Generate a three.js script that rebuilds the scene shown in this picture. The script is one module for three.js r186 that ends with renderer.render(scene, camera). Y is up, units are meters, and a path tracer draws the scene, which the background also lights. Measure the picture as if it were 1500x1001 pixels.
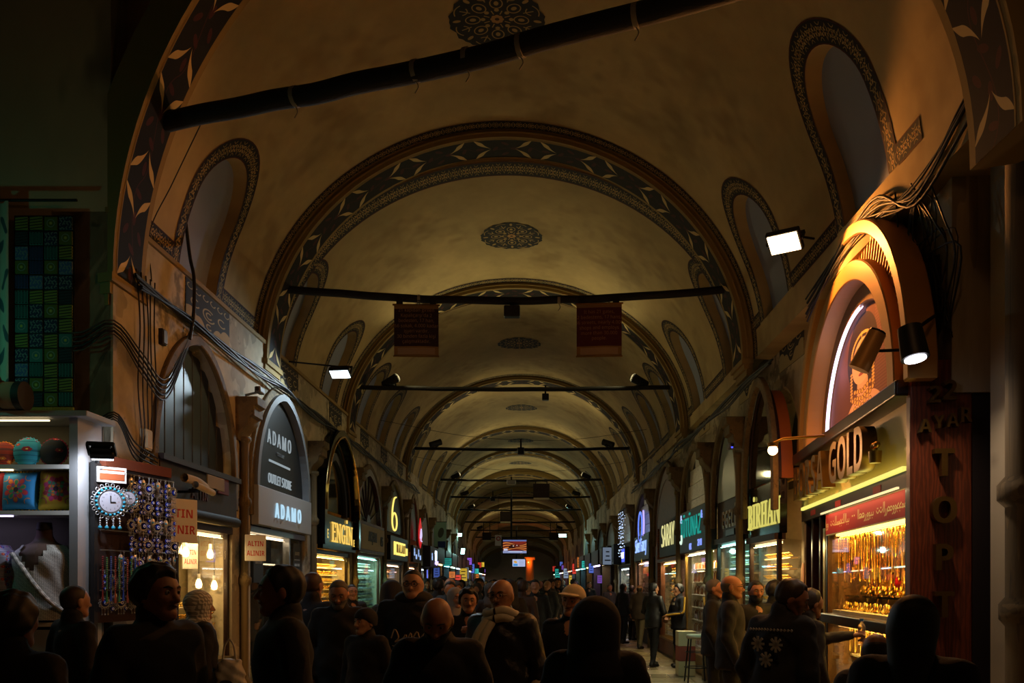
import * as THREE from 'three';
import { mergeGeometries, toCreasedNormals } from 'three/addons/utils/BufferGeometryUtils.js';
import { RoundedBoxGeometry } from 'three/addons/geometries/RoundedBoxGeometry.js';
import { TextGeometry } from 'three/addons/geometries/TextGeometry.js';
import { FontLoader } from 'three/addons/loaders/FontLoader.js';
import { RectAreaLightUniformsLib } from 'three/addons/lights/RectAreaLightUniformsLib.js';
import { Brush, Evaluator, SUBTRACTION } from 'three-bvh-csg';

// ---------- camera, exposure, renderer ----------
const scene = new THREE.Scene();
scene.background = new THREE.Color(0x000000);
const F = 1300, VX = 787, VY = 853, EYE = 1.65;           // focal length and vanishing point in 1500x1001 pixels
const camera = new THREE.PerspectiveCamera(2 * Math.atan(500.5 / F) * 180 / Math.PI, 1500 / 1001, 0.05, 200);
camera.position.set(0, EYE, 0);
camera.setViewOffset(1500, 1001, 750 - VX, 500.5 - VY, 1500, 1001);
const renderer = new THREE.WebGLRenderer({ antialias: true });
renderer.toneMapping = THREE.LinearToneMapping;
renderer.toneMappingExposure = 1.0;
renderer.shadowMap.enabled = true;
RectAreaLightUniformsLib.init();

// ---------- helpers ----------
let seed = 7;
const rnd = () => { seed = (seed * 1664525 + 1013904223) >>> 0; return seed / 4294967296; };
const rr = (a, b) => a + (b - a) * rnd();
const V = (x, y, z) => new THREE.Vector3(x, y, z);
const W = (px, py, d) => V((px - VX) * d / F, EYE + (VY - py) * d / F, -d);   // point seen at a pixel, at distance d
const clamp = (x, a, b) => Math.min(b, Math.max(a, x));
const mix = (a, b, t) => a + (b - a) * t;
const sstep = (a, b, x) => { const t = clamp((x - a) / (b - a), 0, 1); return t * t * (3 - 2 * t); };
const font = await new FontLoader().loadAsync('fonts/droid/droid_sans_bold.typeface.json');
const fontR = await new FontLoader().loadAsync('fonts/droid/droid_sans_regular.typeface.json');
const fontS = await new FontLoader().loadAsync('fonts/droid/droid_serif_bold.typeface.json');
const used = {};
function numbered(n) { used[n] = (used[n] ?? -1) + 1; return used[n] ? n + '_' + String(used[n]).padStart(3, '0') : n; }
function clean(g) { const o = g.index ? g.toNonIndexed() : g; for (const k of Object.keys(o.attributes)) if (!['position', 'normal', 'uv'].includes(k)) o.deleteAttribute(k); return o; }
function merge(list) { return list.length === 1 ? list[0] : mergeGeometries(list.map(clean)); }
function mesh(name, geos, mat, parent) {
  const m = new THREE.Mesh(Array.isArray(geos) ? merge(geos) : geos, mat);
  m.castShadow = m.receiveShadow = true; m.name = parent ? name : numbered(name);
  (parent ?? scene).add(m); return m;
}
function thing(name, label, category, group) {
  const o = new THREE.Group(); o.name = numbered(name); scene.add(o);
  o.userData = { label, category }; if (group) o.userData.group = group; return o;
}
function tag(o, label, category, group) { o.userData.label = label; o.userData.category = category; if (group) o.userData.group = group; return o; }
function struct(o, label) { o.userData.kind = 'structure'; if (label) o.userData.label = label; return o; }
function copy(o, label, group) {
  const c = o.clone(); c.name = numbered(o.name.replace(/_\d{3}$/, '')); scene.add(c);
  c.userData = { ...o.userData }; if (label) c.userData.label = label; if (group) c.userData.group = group; return c;
}
const box = (w, h, d, x = 0, y = 0, z = 0) => new THREE.BoxGeometry(w, h, d).translate(x, y, z);
const rbox = (w, h, d, r, x = 0, y = 0, z = 0, s = 2) => new RoundedBoxGeometry(w, h, d, s, r).translate(x, y, z);
function rod(a, b, r0, r1 = r0, seg = 10) {
  const d = b.clone().sub(a), g = new THREE.CylinderGeometry(r1, r0, d.length(), seg);
  g.applyQuaternion(new THREE.Quaternion().setFromUnitVectors(V(0, 1, 0), d.clone().normalize()));
  return g.translate((a.x + b.x) / 2, (a.y + b.y) / 2, (a.z + b.z) / 2);
}
const tube = (pts, r, seg = 24, rad = 6, closed = false) => new THREE.TubeGeometry(new THREE.CatmullRomCurve3(pts, closed), seg, r, rad, closed);
const sph = (r, x = 0, y = 0, z = 0, s = 14) => new THREE.SphereGeometry(r, s, Math.max(6, s >> 1)).translate(x, y, z);
const cyl = (r0, r1, h, x, y, z, s = 20) => new THREE.CylinderGeometry(r1, r0, h, s).translate(x, y, z);
const lathe = (pts, s = 20) => new THREE.LatheGeometry(pts.map(([x, y]) => new THREE.Vector2(x, y)), s);
// a frame on a side wall: +x runs along the wall in reading direction, +z points into the street
const side = (o, s, x, d) => { o.position.set(x, 0, -d); o.rotation.y = s * Math.PI / 2; return o; };   // s = 1 western wall (x < 0), s = -1 eastern wall
function lettering(str, size, depth, f = font, bevel = 0) {
  const g = new TextGeometry(str, { font: f, size, depth, curveSegments: 5, bevelEnabled: bevel > 0, bevelSize: bevel, bevelThickness: bevel, bevelSegments: 1 });
  g.computeBoundingBox(); const b = g.boundingBox;
  return g.translate(-(b.min.x + b.max.x) / 2, -(b.min.y + b.max.y) / 2, 0);
}
function glow(o, color, I, x, y, z, opt = {}) {               // a lamp's light, inside the lamp's own group
  const l = opt.angle ? new THREE.SpotLight(color, I, 0, opt.angle, opt.pen ?? 0.6, 2) : new THREE.PointLight(color, I, 0, 2);
  l.position.set(x, y, z); l.castShadow = true; l.shadow.radius = opt.r ?? 2; o.add(l);
  if (opt.angle) { l.target.position.set(...opt.to); o.add(l.target); }
  return l;
}
function area(o, color, I, w, h, p, to) {
  const l = new THREE.RectAreaLight(color, I, w, h); l.position.set(...p); o.add(l); o.updateWorldMatrix(true, true);
  l.lookAt(o.localToWorld(V(...to))); return l;
}

// ---------- textures ----------
function canvas(w, h, draw) {
  const c = document.createElement('canvas'); c.width = w; c.height = h; const g = c.getContext('2d'); draw(g, w, h);
  const t = new THREE.CanvasTexture(c); t.colorSpace = THREE.SRGBColorSpace; t.wrapS = t.wrapT = THREE.RepeatWrapping; return t;
}
function noiseGrid(n, cells, s0) {
  let s = s0; const r = () => { s = (s * 1664525 + 1013904223) >>> 0; return s / 4294967296; };
  const L = Array.from({ length: cells * cells }, r), out = new Float32Array(n * n);
  for (let y = 0; y < n; y++) for (let x = 0; x < n; x++) {
    const fx = x / n * cells, fy = y / n * cells, ix = fx | 0, iy = fy | 0, tx = fx - ix, ty = fy - iy, sx = tx * tx * (3 - 2 * tx), sy = ty * ty * (3 - 2 * ty);
    const a = L[iy * cells + ix], b = L[iy * cells + (ix + 1) % cells], c = L[((iy + 1) % cells) * cells + ix], d = L[((iy + 1) % cells) * cells + (ix + 1) % cells];
    out[y * n + x] = mix(mix(a, b, sx), mix(c, d, sx), sy);
  }
  return out;
}
function fbm(n, list, s0) { const o = new Float32Array(n * n); list.forEach(([c, w], i) => { const g = noiseGrid(n, c, s0 + i * 977); for (let k = 0; k < o.length; k++) o[k] += g[k] * w; }); return o; }
function dataTex(n, fn, srgb = true) {
  const d = new Uint8Array(n * n * 4);
  for (let i = 0; i < n * n; i++) { const c = fn(i % n, (i / n) | 0, i); d[i * 4] = clamp(c[0], 0, 255); d[i * 4 + 1] = clamp(c[1], 0, 255); d[i * 4 + 2] = clamp(c[2], 0, 255); d[i * 4 + 3] = 255; }
  const t = new THREE.DataTexture(d, n, n); t.magFilter = THREE.LinearFilter; t.wrapS = t.wrapT = THREE.RepeatWrapping; if (srgb) t.colorSpace = THREE.SRGBColorSpace; t.needsUpdate = true; return t;
}
function rep(t, x, y) { const c = t.clone(); c.repeat.set(x, y); c.needsUpdate = true; return c; }
const nA = fbm(512, [[4, .4], [9, .3], [22, .18], [60, .12]], 11), nB = fbm(512, [[6, .4], [17, .3], [44, .2], [128, .1]], 91), nC = fbm(512, [[3, .5], [8, .3], [30, .2]], 333);
const plasterTex = dataTex(512, (x, y, i) => { const v = 0.86 + .2 * (nA[i] - .5) + .1 * (nB[i] - .5), st = clamp((nC[i] - .66) * 5, 0, 1) * .25; return [206 * v * (1 - st * .6), 183 * v * (1 - st * .7), 132 * v * (1 - st * .8)]; });
const wallTex = dataTex(512, (x, y, i) => {
  const v = .84 + .3 * (nA[i] - .5) + .22 * (nB[i] - .5), flake = nC[i] > .64 ? .86 : 1, dark = clamp((nB[i] - .62) * 9, 0, 1) * .35;
  return [212 * v * flake * (1 - dark), 198 * v * flake * (1 - dark), 168 * v * flake * (1 - dark)];
});
const noiseTex = dataTex(512, (x, y, i) => { const v = 255 * (.25 + .5 * nB[i] + .25 * nA[i]); return [v, v, v]; }, false);
const woodTex = dataTex(256, (x, y) => { const i = ((y * 2) % 512) * 512 + (x * 2) % 512, s = Math.sin(x * .35 + nA[i] * 22 + Math.sin(y * .02) * 2) * .5 + .5, v = .72 + .28 * s; return [118 * v, 66 * v, 36 * v]; });
const marbleTex = dataTex(512, (x, y, i) => { const s = Math.abs(Math.sin(x * .012 + y * .02 + nA[i] * 9)), v = .82 + .16 * Math.pow(s, .4) + .08 * (nB[i] - .5); return [214 * v, 210 * v, 200 * v]; });
// painted arabesque border
const borderTex = canvas(512, 128, (g, w, h) => {
  g.fillStyle = '#191b22'; g.fillRect(0, 0, w, h); g.fillStyle = '#4a1c1a'; g.fillRect(0, 0, w, 7); g.fillRect(0, h - 7, w, 7);
  g.strokeStyle = '#94804f'; g.fillStyle = '#94804f'; g.lineCap = 'round';
  for (let k = 0; k < 4; k++) {
    const x = k * 128 + 64; g.lineWidth = 6;
    for (const s of [-1, 1]) {
      g.beginPath(); g.moveTo(x - 62, h / 2 + s * 40); g.bezierCurveTo(x - 30, h / 2 - s * 40, x + 25, h / 2 - s * 36, x + 62, h / 2 + s * 34); g.stroke();
      g.beginPath(); g.moveTo(x - 20, h / 2 + s * 44); g.quadraticCurveTo(x, h / 2 + s * 18, x + 20, h / 2 + s * 44); g.stroke();
      for (const q of [-1, 1]) { g.beginPath(); g.ellipse(x + q * 22, h / 2 + s * 16, 13, 6, s * q * .7, 0, 7); g.fill(); g.beginPath(); g.ellipse(x + q * 50, h / 2 + s * 12, 12, 5, -s * q * .8, 0, 7); g.fill(); }
    }
    g.beginPath(); g.ellipse(x, h / 2, 9, 15, 0, 0, 7); g.fill(); g.fillStyle = '#7a2c20'; g.beginPath(); g.arc(x, h / 2, 5, 0, 7); g.fill(); g.fillStyle = '#b59b66';
  }
});
// dark soffit band with pairs of pale leaves
const leafTex = canvas(512, 256, (g, w, h) => {
  g.fillStyle = '#0c0c12'; g.fillRect(0, 0, w, h);
  g.fillStyle = '#431a1e';
  for (const [x, y, a] of [[60, 128, 0], [256, 60, .6], [256, 196, -.6], [330, 128, 0], [450, 128, 1.2], [180, 128, 1]]) { g.beginPath(); g.ellipse(x, y, 34, 15, a, 0, 7); g.fill(); }
  g.strokeStyle = '#3b171b'; g.lineWidth = 6; g.beginPath(); g.moveTo(0, 128); g.bezierCurveTo(120, 20, 380, 240, 512, 128); g.stroke();
  g.fillStyle = '#c9b27c';
  const leaf = (x, y, sx, sy) => { g.save(); g.translate(x, y); g.scale(sx * 1.45, sy * 1.3); g.beginPath(); g.moveTo(0, 0); g.quadraticCurveTo(30, -18, 46, -58); g.quadraticCurveTo(58, -76, 92, -92); g.quadraticCurveTo(80, -66, 74, -52); g.quadraticCurveTo(60, -26, 0, 0); g.fill(); g.restore(); };
  for (const s of [1, -1]) { leaf(150, 128 - s * 4, -1, s); leaf(330, 128 - s * 4, 1, s); }
  g.fillStyle = '#8d7747'; g.fillRect(0, 0, w, 9); g.fillRect(0, h - 9, w, 9);
});
const medTex = canvas(512, 512, (g, w) => {
  g.fillStyle = '#1f232b'; g.fillRect(0, 0, w, w); g.translate(w / 2, w / 2); g.strokeStyle = '#a98f5c'; g.fillStyle = '#a98f5c'; g.lineWidth = 6;
  for (let k = 0; k < 8; k++) {
    g.save(); g.rotate(k * Math.PI / 4);
    g.beginPath(); g.ellipse(0, -120, 30, 36, 0, 0, 7); g.stroke(); g.beginPath(); g.ellipse(0, -120, 12, 16, 0, 0, 7); g.fill();
    g.beginPath(); g.arc(0, -70, 12, 0, 7); g.fill(); g.beginPath(); g.ellipse(0, -200, 10, 20, 0, 0, 7); g.fill();
    g.rotate(Math.PI / 8); g.beginPath(); g.moveTo(0, -40); g.lineTo(0, -70); g.moveTo(-26, -172); g.quadraticCurveTo(0, -140, 26, -172); g.moveTo(0, -140); g.lineTo(0, -195); g.moveTo(-40, -205); g.quadraticCurveTo(0, -235, 40, -205); g.stroke();
    g.restore();
  }
  g.fillStyle = '#b48a58'; for (let k = 0; k < 8; k++) { g.beginPath(); g.arc(Math.cos(k * .785) * 22, Math.sin(k * .785) * 22, 12, 0, 7); g.fill(); }
  g.fillStyle = '#3a2a20'; g.beginPath(); g.arc(0, 0, 11, 0, 7); g.fill();
});
const friezeTex = canvas(256, 256, (g, w) => {
  g.fillStyle = '#a8966c'; g.fillRect(0, 0, w, w); g.fillStyle = '#2b2a2c'; g.fillRect(0, 0, w, 62);
  g.beginPath(); g.moveTo(0, 60); g.lineTo(256, 60); g.lineTo(256, 150); g.quadraticCurveTo(220, 120, 200, 170); g.quadraticCurveTo(170, 150, 150, 210); g.quadraticCurveTo(128, 250, 106, 210); g.quadraticCurveTo(86, 150, 56, 170); g.quadraticCurveTo(36, 120, 0, 150); g.fill();
  g.strokeStyle = '#a8966c'; g.lineWidth = 7;
  for (const [x, y, r] of [[128, 120, 34], [128, 120, 16], [50, 105, 22], [206, 105, 22], [128, 185, 14]]) { g.beginPath(); g.arc(x, y, r, .4, 5.4); g.stroke(); }
  g.lineWidth = 5; for (let k = 0; k < 6; k++) { g.beginPath(); g.arc(22 + k * 43, 32, 14, 0, 4.4); g.stroke(); }
});
const weaveTex = dataTex(256, (x, y, i) => { const v = 150 + 50 * ((x + y) % 4 < 2) + 60 * (nB[(y * 512 + x)] - .5); return [v, v, v]; }, false);

// ---------- materials ----------
const mat = (color, roughness = .8, o = {}) => new THREE.MeshStandardMaterial({ color, roughness, ...o });
const M = {
  plaster: mat(0xffffff, .95, { map: rep(plasterTex, .22, .22), bumpMap: rep(noiseTex, .6, .6), bumpScale: .004 }),
  wall: mat(0xffffff, .92, { map: rep(wallTex, .3, .3), bumpMap: rep(noiseTex, .5, .5), bumpScale: .01 }),
  rib: mat(0x8d7748, .9, { bumpMap: rep(noiseTex, 1, 1), bumpScale: .003 }),
  stone: mat(0xa89878, .85, { map: rep(wallTex, 1, 1), bumpMap: rep(noiseTex, 2, 2), bumpScale: .004 }),
  border: mat(0xffffff, .9, { map: borderTex }), leaf: mat(0xffffff, .9, { map: leafTex }), medal: mat(0xffffff, .9, { map: medTex }), frieze: mat(0xffffff, .9, { map: friezeTex }),
  iron: mat(0x1a1a1c, .6, { metalness: .4 }), wrap: mat(0x1b1a19, .85, { bumpMap: rep(noiseTex, 6, 2), bumpScale: .01 }), strap: mat(0x8a8272, .7),
  cable: mat(0x141414, .6), cableGrey: mat(0x3c3a36, .6), black: mat(0x0b0b0c, .5), blackGloss: mat(0x0a0a0b, .15), dark: mat(0x1c1b1c, .7), grey: mat(0x6f7072, .6), greyPanel: mat(0x9a9c9e, .55), white: mat(0xdcdad4, .6), cream: mat(0xb9b094, .8),
  wood: mat(0xffffff, .55, { map: rep(woodTex, 1, 1) }), woodRed: mat(0xb06a4c, .5, { map: rep(woodTex, 1, 1) }), woodDark: mat(0x6a5a50, .5, { map: rep(woodTex, 1, 1) }), mahogany: mat(0x4a1c12, .35, { map: rep(woodTex, .6, .6) }),
  marble: mat(0xffffff, .3, { map: rep(marbleTex, .6, .6) }), gold: mat(0xd9a441, .25, { metalness: 1 }), goldLight: mat(0xf0c96a, .3, { metalness: 1 }), brass: mat(0x8a6a32, .35, { metalness: .9 }), goldPaint: mat(0xb98a4a, .45, { metalness: .35 }), silver: mat(0xc8ccd0, .3, { metalness: .9 }), steel: mat(0x8b8d90, .35, { metalness: .9 }),
  shutter: mat(0x15191b, .4, { metalness: .3 }), glass: new THREE.MeshPhysicalMaterial({ color: 0xffffff, roughness: .02, transmission: 1, thickness: 0, ior: 1.45 }), tintGlass: new THREE.MeshPhysicalMaterial({ color: 0x6f8080, roughness: .05, transmission: 1, thickness: 0 }),
  red: mat(0xb31f1c, .7), redDark: mat(0x3f1014, .8), cobalt: mat(0x1730a8, .2), eyeWhite: mat(0xe8eef2, .3), turquoise: mat(0x2f9fc0, .3), velvet: mat(0x2b1a14, .95), velvetCream: mat(0xcfc19c, .9),
};
const underPart = (o, name) => o.children.find((c) => c.name === name);
const lit = (color, k) => new THREE.MeshStandardMaterial({ color: 0x111111, roughness: .6, emissive: color, emissiveIntensity: k });
// ---------- the street: floor, vaults, ribs, walls ----------
const BEND = .022;
const shift = (d) => -BEND * Math.max(0, d - 26);
const AX = (d) => -.45 + shift(d);
const SPR = (d) => (d < 13 ? 4.75 : 4.7) - .03 * Math.max(0, d - 40);
const RB = (d) => d < 13.1 ? 3.1 : 2.82 - .035 * Math.max(0, d - 40);
const WL = -3.8, WR = 2.95;
const sideAt = (o, s, off, d) => { o.position.set((s > 0 ? WL + off : WR - off) + shift(d), 0, -d); o.rotation.y = s * Math.PI / 2 + (d > 26.3 ? Math.atan(BEND) : 0); return o; };

const floor = struct(mesh('floor', box(20, .2, 100, -4, -.13, -40), mat(0x4a4436, .6)), 'stone floor of the covered street');
{
  const slabMats = [0xb5a988, 0xa89a78, 0xc2b594, 0x9c9074, 0xb0a080].map((c, i) => mat(c, .2 + .035 * i, { map: rep(marbleTex, .7 + i * .1, .7), bumpMap: rep(noiseTex, 1.3, 1.3), bumpScale: .0025 }));
  const gs = [rbox(1.06, .05, .69, .006), rbox(.71, .05, .69, .006), rbox(.86, .05, .69, .006)];
  let n = 0;
  for (let r = 0; r < 34; r++) {
    let x = WL + shift(7 + r * .7) + .05 + (r % 3) * -.3;
    while (x < WR) { const k = (r + n) % 3, w = [1.06, .71, .86][k]; const m = mesh('paving_slab', gs[k], slabMats[(n * 7 + r * 3) % 5], floor); m.position.set(x + w / 2, -.028 + .0008 * ((n * 5) % 3), -(6.5 + r * .7)); x += w + .008; n++; }
  }
  const far = [];
  for (let r = 0; r < 62; r++) far.push(box(8, .05, .69, -.6 + shift(30.3 + r * .7), -.028, -(30.3 + r * .7)));
  const f = mesh('far_paving', far, slabMats[1], floor); f.userData.kind = 'stuff';
  const nr = []; for (let r = 0; r < 14; r++) nr.push(box(8.6, .05, .69, -1, -.028, 3.3 - r * .7)); mesh('near_paving', nr, slabMats[0], floor);
}
const evaluator = new Evaluator(); evaluator.attributes = ['position', 'normal', 'uv'];
function archGeo(cx, y0, a, b, A, B, depth, seg = 56) {      // half ring in x-y, extruded towards +z
  const s = new THREE.Shape();
  for (let i = 0; i <= seg; i++) { const t = Math.PI * i / seg; const x = cx - a * Math.cos(t), y = y0 + b * Math.sin(t); i ? s.lineTo(x, y) : s.moveTo(x, y); }
  for (let i = seg; i >= 0; i--) { const t = Math.PI * i / seg; s.lineTo(cx - A * Math.cos(t), y0 + B * Math.sin(t)); }
  return new THREE.ExtrudeGeometry(s, { depth, bevelEnabled: false, steps: 1 });
}
function vaultUV(g, cx, y0) { const p = g.attributes.position, u = g.attributes.uv; for (let i = 0; i < p.count; i++) u.setXY(i, Math.atan2(p.getY(i) - y0, p.getX(i) - cx) * 3.3, p.getZ(i)); return g; }
function ribbon(rows, uvs) {                                  // rows of points -> strip mesh
  const pos = [], uv = [], idx = [], n = rows[0].length;
  rows.forEach((r, i) => r.forEach((p, j) => { pos.push(p.x, p.y, p.z); uv.push(...uvs(i, j)); }));
  for (let i = 0; i < rows.length - 1; i++) for (let j = 0; j < n - 1; j++) { const a = i * n + j, b = a + 1, c = a + n, d = c + 1; idx.push(a, c, b, b, c, d); }
  const g = new THREE.BufferGeometry(); g.setAttribute('position', new THREE.Float32BufferAttribute(pos, 3)); g.setAttribute('uv', new THREE.Float32BufferAttribute(uv, 2)); g.setIndex(idx); g.computeVertexNormals(); return g;
}
const ribs = [12.35, 17.7, 25.7, 34.1, 39.8, 45.4, 50.6, 56, 62, 68.5, 75.5, 83];
const bays = [{ d0: -7, d1: 12.36, L: [10.2], R: [8.1, 11.15] }];
ribs.forEach((r, i) => { if (i < ribs.length - 1) { const d0 = r + .64, d1 = ribs[i + 1] + .01, n = d1 - d0 > 6.2 && i < 4 ? 3 : 2; bays.push({ d0, d1, L: i > 5 ? [] : Array.from({ length: n }, (_, k) => d0 + (d1 - d0) * ((k + .5) / n) * .98 + (i === 0 ? [-.55, .05][k] : 0)) }); } });
const nicheMat = mat(0x8790a8, .9, { side: THREE.DoubleSide, bumpMap: rep(noiseTex, 1, 1), bumpScale: .004 });
bays.forEach((b, bi) => {
  const dm = (b.d0 + b.d1) / 2, cx = bi ? AX(dm) : -.45, y0 = SPR(dm), B = bi ? RB(dm) + .12 : 3.22, A = 3.47, L = b.R ? { L: b.L, R: b.R } : { L: b.L, R: b.L };
  const base = bi ? y0 + .22 : 5.12, hw = bi ? .5 : .55, ys = base + (bi ? .85 : .8);
  let g = archGeo(cx, y0, A, B, A + .75, B + .6, b.d1 - b.d0).translate(0, 0, -b.d1);
  if (L.L.length) {
    let br = new Brush(g); br.updateMatrixWorld();
    for (const [s, list] of [[-1, L.L], [1, L.R]]) for (const zc of list) {
      const sh = new THREE.Shape(); sh.moveTo(-hw, base); sh.lineTo(hw, base); sh.lineTo(hw, ys); sh.absarc(0, ys, hw, 0, Math.PI, false); sh.lineTo(-hw, base);
      const t = new THREE.ExtrudeGeometry(sh, { depth: 3.2, bevelEnabled: false, curveSegments: 20 }).rotateY(Math.PI / 2).translate(s > 0 ? cx + 1.5 : cx - 4.7, 0, -zc);
      const tb = new Brush(t); tb.updateMatrixWorld(); br = evaluator.evaluate(br, tb, SUBTRACTION);
    }
    g = br.geometry;
  }
  if (!bi) { // the vault ends at the slanted rib; a high dark crossing lies on the viewer's side of it
    const bx = new THREE.BoxGeometry(16, 12, 16).translate(0, 5, 8).rotateY(-Math.atan(.395)).translate(-3.8, 0, -8.25), br = new Brush(g), tb = new Brush(bx); br.updateMatrixWorld(); tb.updateMatrixWorld(); g = evaluator.evaluate(br, tb, SUBTRACTION).geometry;
  }
  g = toCreasedNormals(vaultUV(clean(g), cx, y0), .35);
  const c = struct(mesh('ceiling', g, M.plaster), 'ochre plaster barrel vault with painted bands');
  const P = (s, z, Y, e = .006) => { const k = clamp((Y - y0) / B, 0, 1); return V(cx + s * (A - e) * Math.sqrt(1 - k * k), Y - e * k, -z); };
  for (const [s, list] of [[-1, L.L], [1, L.R]]) list.forEach((zc, li) => {
    const bw = .2, rows = [];
    const path = (o) => { const p = []; for (let i = 0; i <= 6; i++) p.push([hw + o, mix(base, ys, i / 6)]); for (let i = 1; i < 24; i++) { const t = Math.PI * i / 24; p.push([(hw + o) * Math.cos(t), ys + (hw + o) * Math.sin(t)]); } for (let i = 6; i >= 0; i--) p.push([-hw - o, mix(base, ys, i / 6)]); return p; };
    const a = path(0), m = path(bw / 2), o = path(bw); a.forEach((q, i) => rows.push([P(s, zc + q[0], q[1]), P(s, zc + m[i][0], m[i][1]), P(s, zc + o[i][0], o[i][1])]));
    mesh('painted_border', ribbon(rows, (i, j) => [i * .13, j / 2]), M.border, c);
    // shallow blue-grey niche behind the border
    const nr = []; for (let i = 0; i <= 22; i++) { const Y = mix(base - .02, ys + hw + .02, i / 22), hz = Y < ys ? hw + .02 : Math.sqrt(Math.max(.0004, (hw + .02) ** 2 - (Y - ys) ** 2)); nr.push([P(s, zc - hz, Y, -.13), P(s, zc, Y, -.13), P(s, zc + hz, Y, -.13)]); }
    mesh('niche_panel', ribbon(nr, (i, j) => [i * .1, j * .5]), nicheMat, c);
    // band at the foot of the vault between the openings
    const near = li ? list[li - 1] + hw + .2 : Math.max(b.d0, bi ? b.d0 : (s < 0 ? 8.6 : 6.9)), far = zc - hw - .2;
    const strips = [[near, far]]; if (li === list.length - 1) strips.push([zc + hw + .2, b.d1]);
    for (const [p, q] of strips) if (q - p > .05) { const n = Math.max(2, Math.round((q - p) / .4)); mesh('painted_border', ribbon(Array.from({ length: n + 1 }, (_, i) => [P(s, mix(p, q, i / n), base - .02), P(s, mix(p, q, i / n), base + .16)]), (i, j) => [i * .13 * (q - p) / n / .11, j]), M.border, c); }
  });
  // medallion at the crown
  const mz = bi ? dm + .2 : 9.95, r0 = .55, pts = [], uv = [], idx = [];
  if (bi < 8) {
    for (let k = 0; k <= 64; k++) for (let j = 0; j <= 4; j++) { const t = k / 64 * Math.PI * 2, r = r0 * j / 4 * (j === 4 ? .93 + .07 * Math.abs(((k / 4 + .5) % 1) * 2 - 1) * 1.0 + .05 * ((k % 8) === 0) : 1), x = r * Math.cos(t), z = r * Math.sin(t), Y = y0 + B * Math.sqrt(1 - (x / A) ** 2) - .007; pts.push(cx + x, Y, -mz - z); uv.push(.5 + x / 1.16, .5 + z / 1.16); }
    for (let k = 0; k < 64; k++) for (let j = 0; j < 4; j++) { const a = k * 5 + j, q = a + 5; idx.push(a, a + 1, q, a + 1, q + 1, q); }
    const mg = new THREE.BufferGeometry(); mg.setAttribute('position', new THREE.Float32BufferAttribute(pts, 3)); mg.setAttribute('uv', new THREE.Float32BufferAttribute(uv, 2)); mg.setIndex(idx); mg.computeVertexNormals();
    mesh('painted_medallion', mg, M.medal, c);
  }
  // border bands beside the ribs
  const ring = (za, zb) => mesh('painted_border', ribbon(Array.from({ length: 65 }, (_, i) => { const t = Math.PI * i / 64, q = (z) => V(cx - (A - .006) * Math.cos(t), y0 + (B - .006) * Math.sin(t), -z); return [q(za), q(zb)]; }), (i, j) => [i * .26, j]), M.border, c);
  ring(b.d1 - .22, b.d1); if (bi) ring(b.d0, b.d0 + .42);
  if (bi === 1) for (const q of [c, ...c.children]) { const p = q.geometry.attributes.position; for (let i = 0; i < p.count; i++) if (p.getY(i) > y0) p.setY(i, y0 + (p.getY(i) - y0) * (1 + .06 * clamp((b.d1 + p.getZ(i)) / (b.d1 - b.d0), 0, 1))); }   // the second bay drops slightly away from the viewer
});
const goldLine = mat(0xa08850, .85);
function rib(d, k) {
  const cx = AX(d), y0 = SPR(d), a = 3.31, b = RB(d);
  const o = struct(mesh('trim_' + (k + 2), toCreasedNormals(archGeo(cx, y0, a, b, a + .3, b + .26, .65).translate(0, 0, -d - .65), .35), M.rib), 'ochre moulded transverse arch rib');
  const row = (z, e) => (i) => { const t = Math.PI * i / 72; return V(cx - (a - e) * Math.cos(t), y0 + (b - e) * Math.sin(t), -z); };
  const p = row(d + .06, .004), q = row(d + .6, .004);
  mesh('floral_band', ribbon(Array.from({ length: 73 }, (_, i) => [p(i), q(i)]), (i, j) => [i * .153, j]), M.leaf, o);
  for (const e of [.07, .135]) { const r = row(d - .004, -e); mesh('moulding', new THREE.TubeGeometry(new THREE.CatmullRomCurve3(Array.from({ length: 49 }, (_, i) => { const t = Math.PI * i / 48; return V(cx - (a + e) * Math.cos(t), y0 + (b + e) * Math.sin(t), -d); })), 96, .02, 6), M.rib, o); }
  for (const s of [-1, 1]) mesh('corbel', [box(.16, .07, .74, cx + s * (a + .06), y0 - .03, -d - .325), box(.12, .07, .7, cx + s * (a + .075), y0 - .1, -d - .325), box(.08, .09, .66, cx + s * (a + .09), y0 - .18, -d - .325)], M.rib, o);
}
ribs.forEach(rib);
{ // the near skew rib
  const y0 = 4.4, a = 3.34, b = 3.38, cx = -.45, K = -.395, skew = (g) => { const p = g.attributes.position; for (let i = 0; i < p.count; i++) p.setZ(i, p.getZ(i) - K * (p.getX(i) + 3.8)); g.computeVertexNormals(); return g; };
  const o = struct(mesh('trim_1', toCreasedNormals(skew(archGeo(cx, y0, a, b, a + .45, b + .3, .64).translate(0, 0, -8.57)), .35), M.rib), 'moulded arch rib crossing the street at a slant');
  const pt = (i, z) => { const t = Math.PI * i / 72; return V(cx - (a - .004) * Math.cos(t), y0 + (b - .004) * Math.sin(t), -z); };
  mesh('floral_band', skew(ribbon(Array.from({ length: 73 }, (_, i) => [pt(i, 7.99), pt(i, 8.5)]), (i, j) => [i * .153, j])), M.leaf, o);
  mesh('corbel', skew(merge([box(.16, .08, .74, cx - a - .06, y0 - .03, -8.25), box(.11, .1, .7, cx - a - .07, y0 - .12, -8.25), box(.07, .1, .66, cx - a - .08, y0 - .22, -8.25)])), M.rib, o);
}
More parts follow.
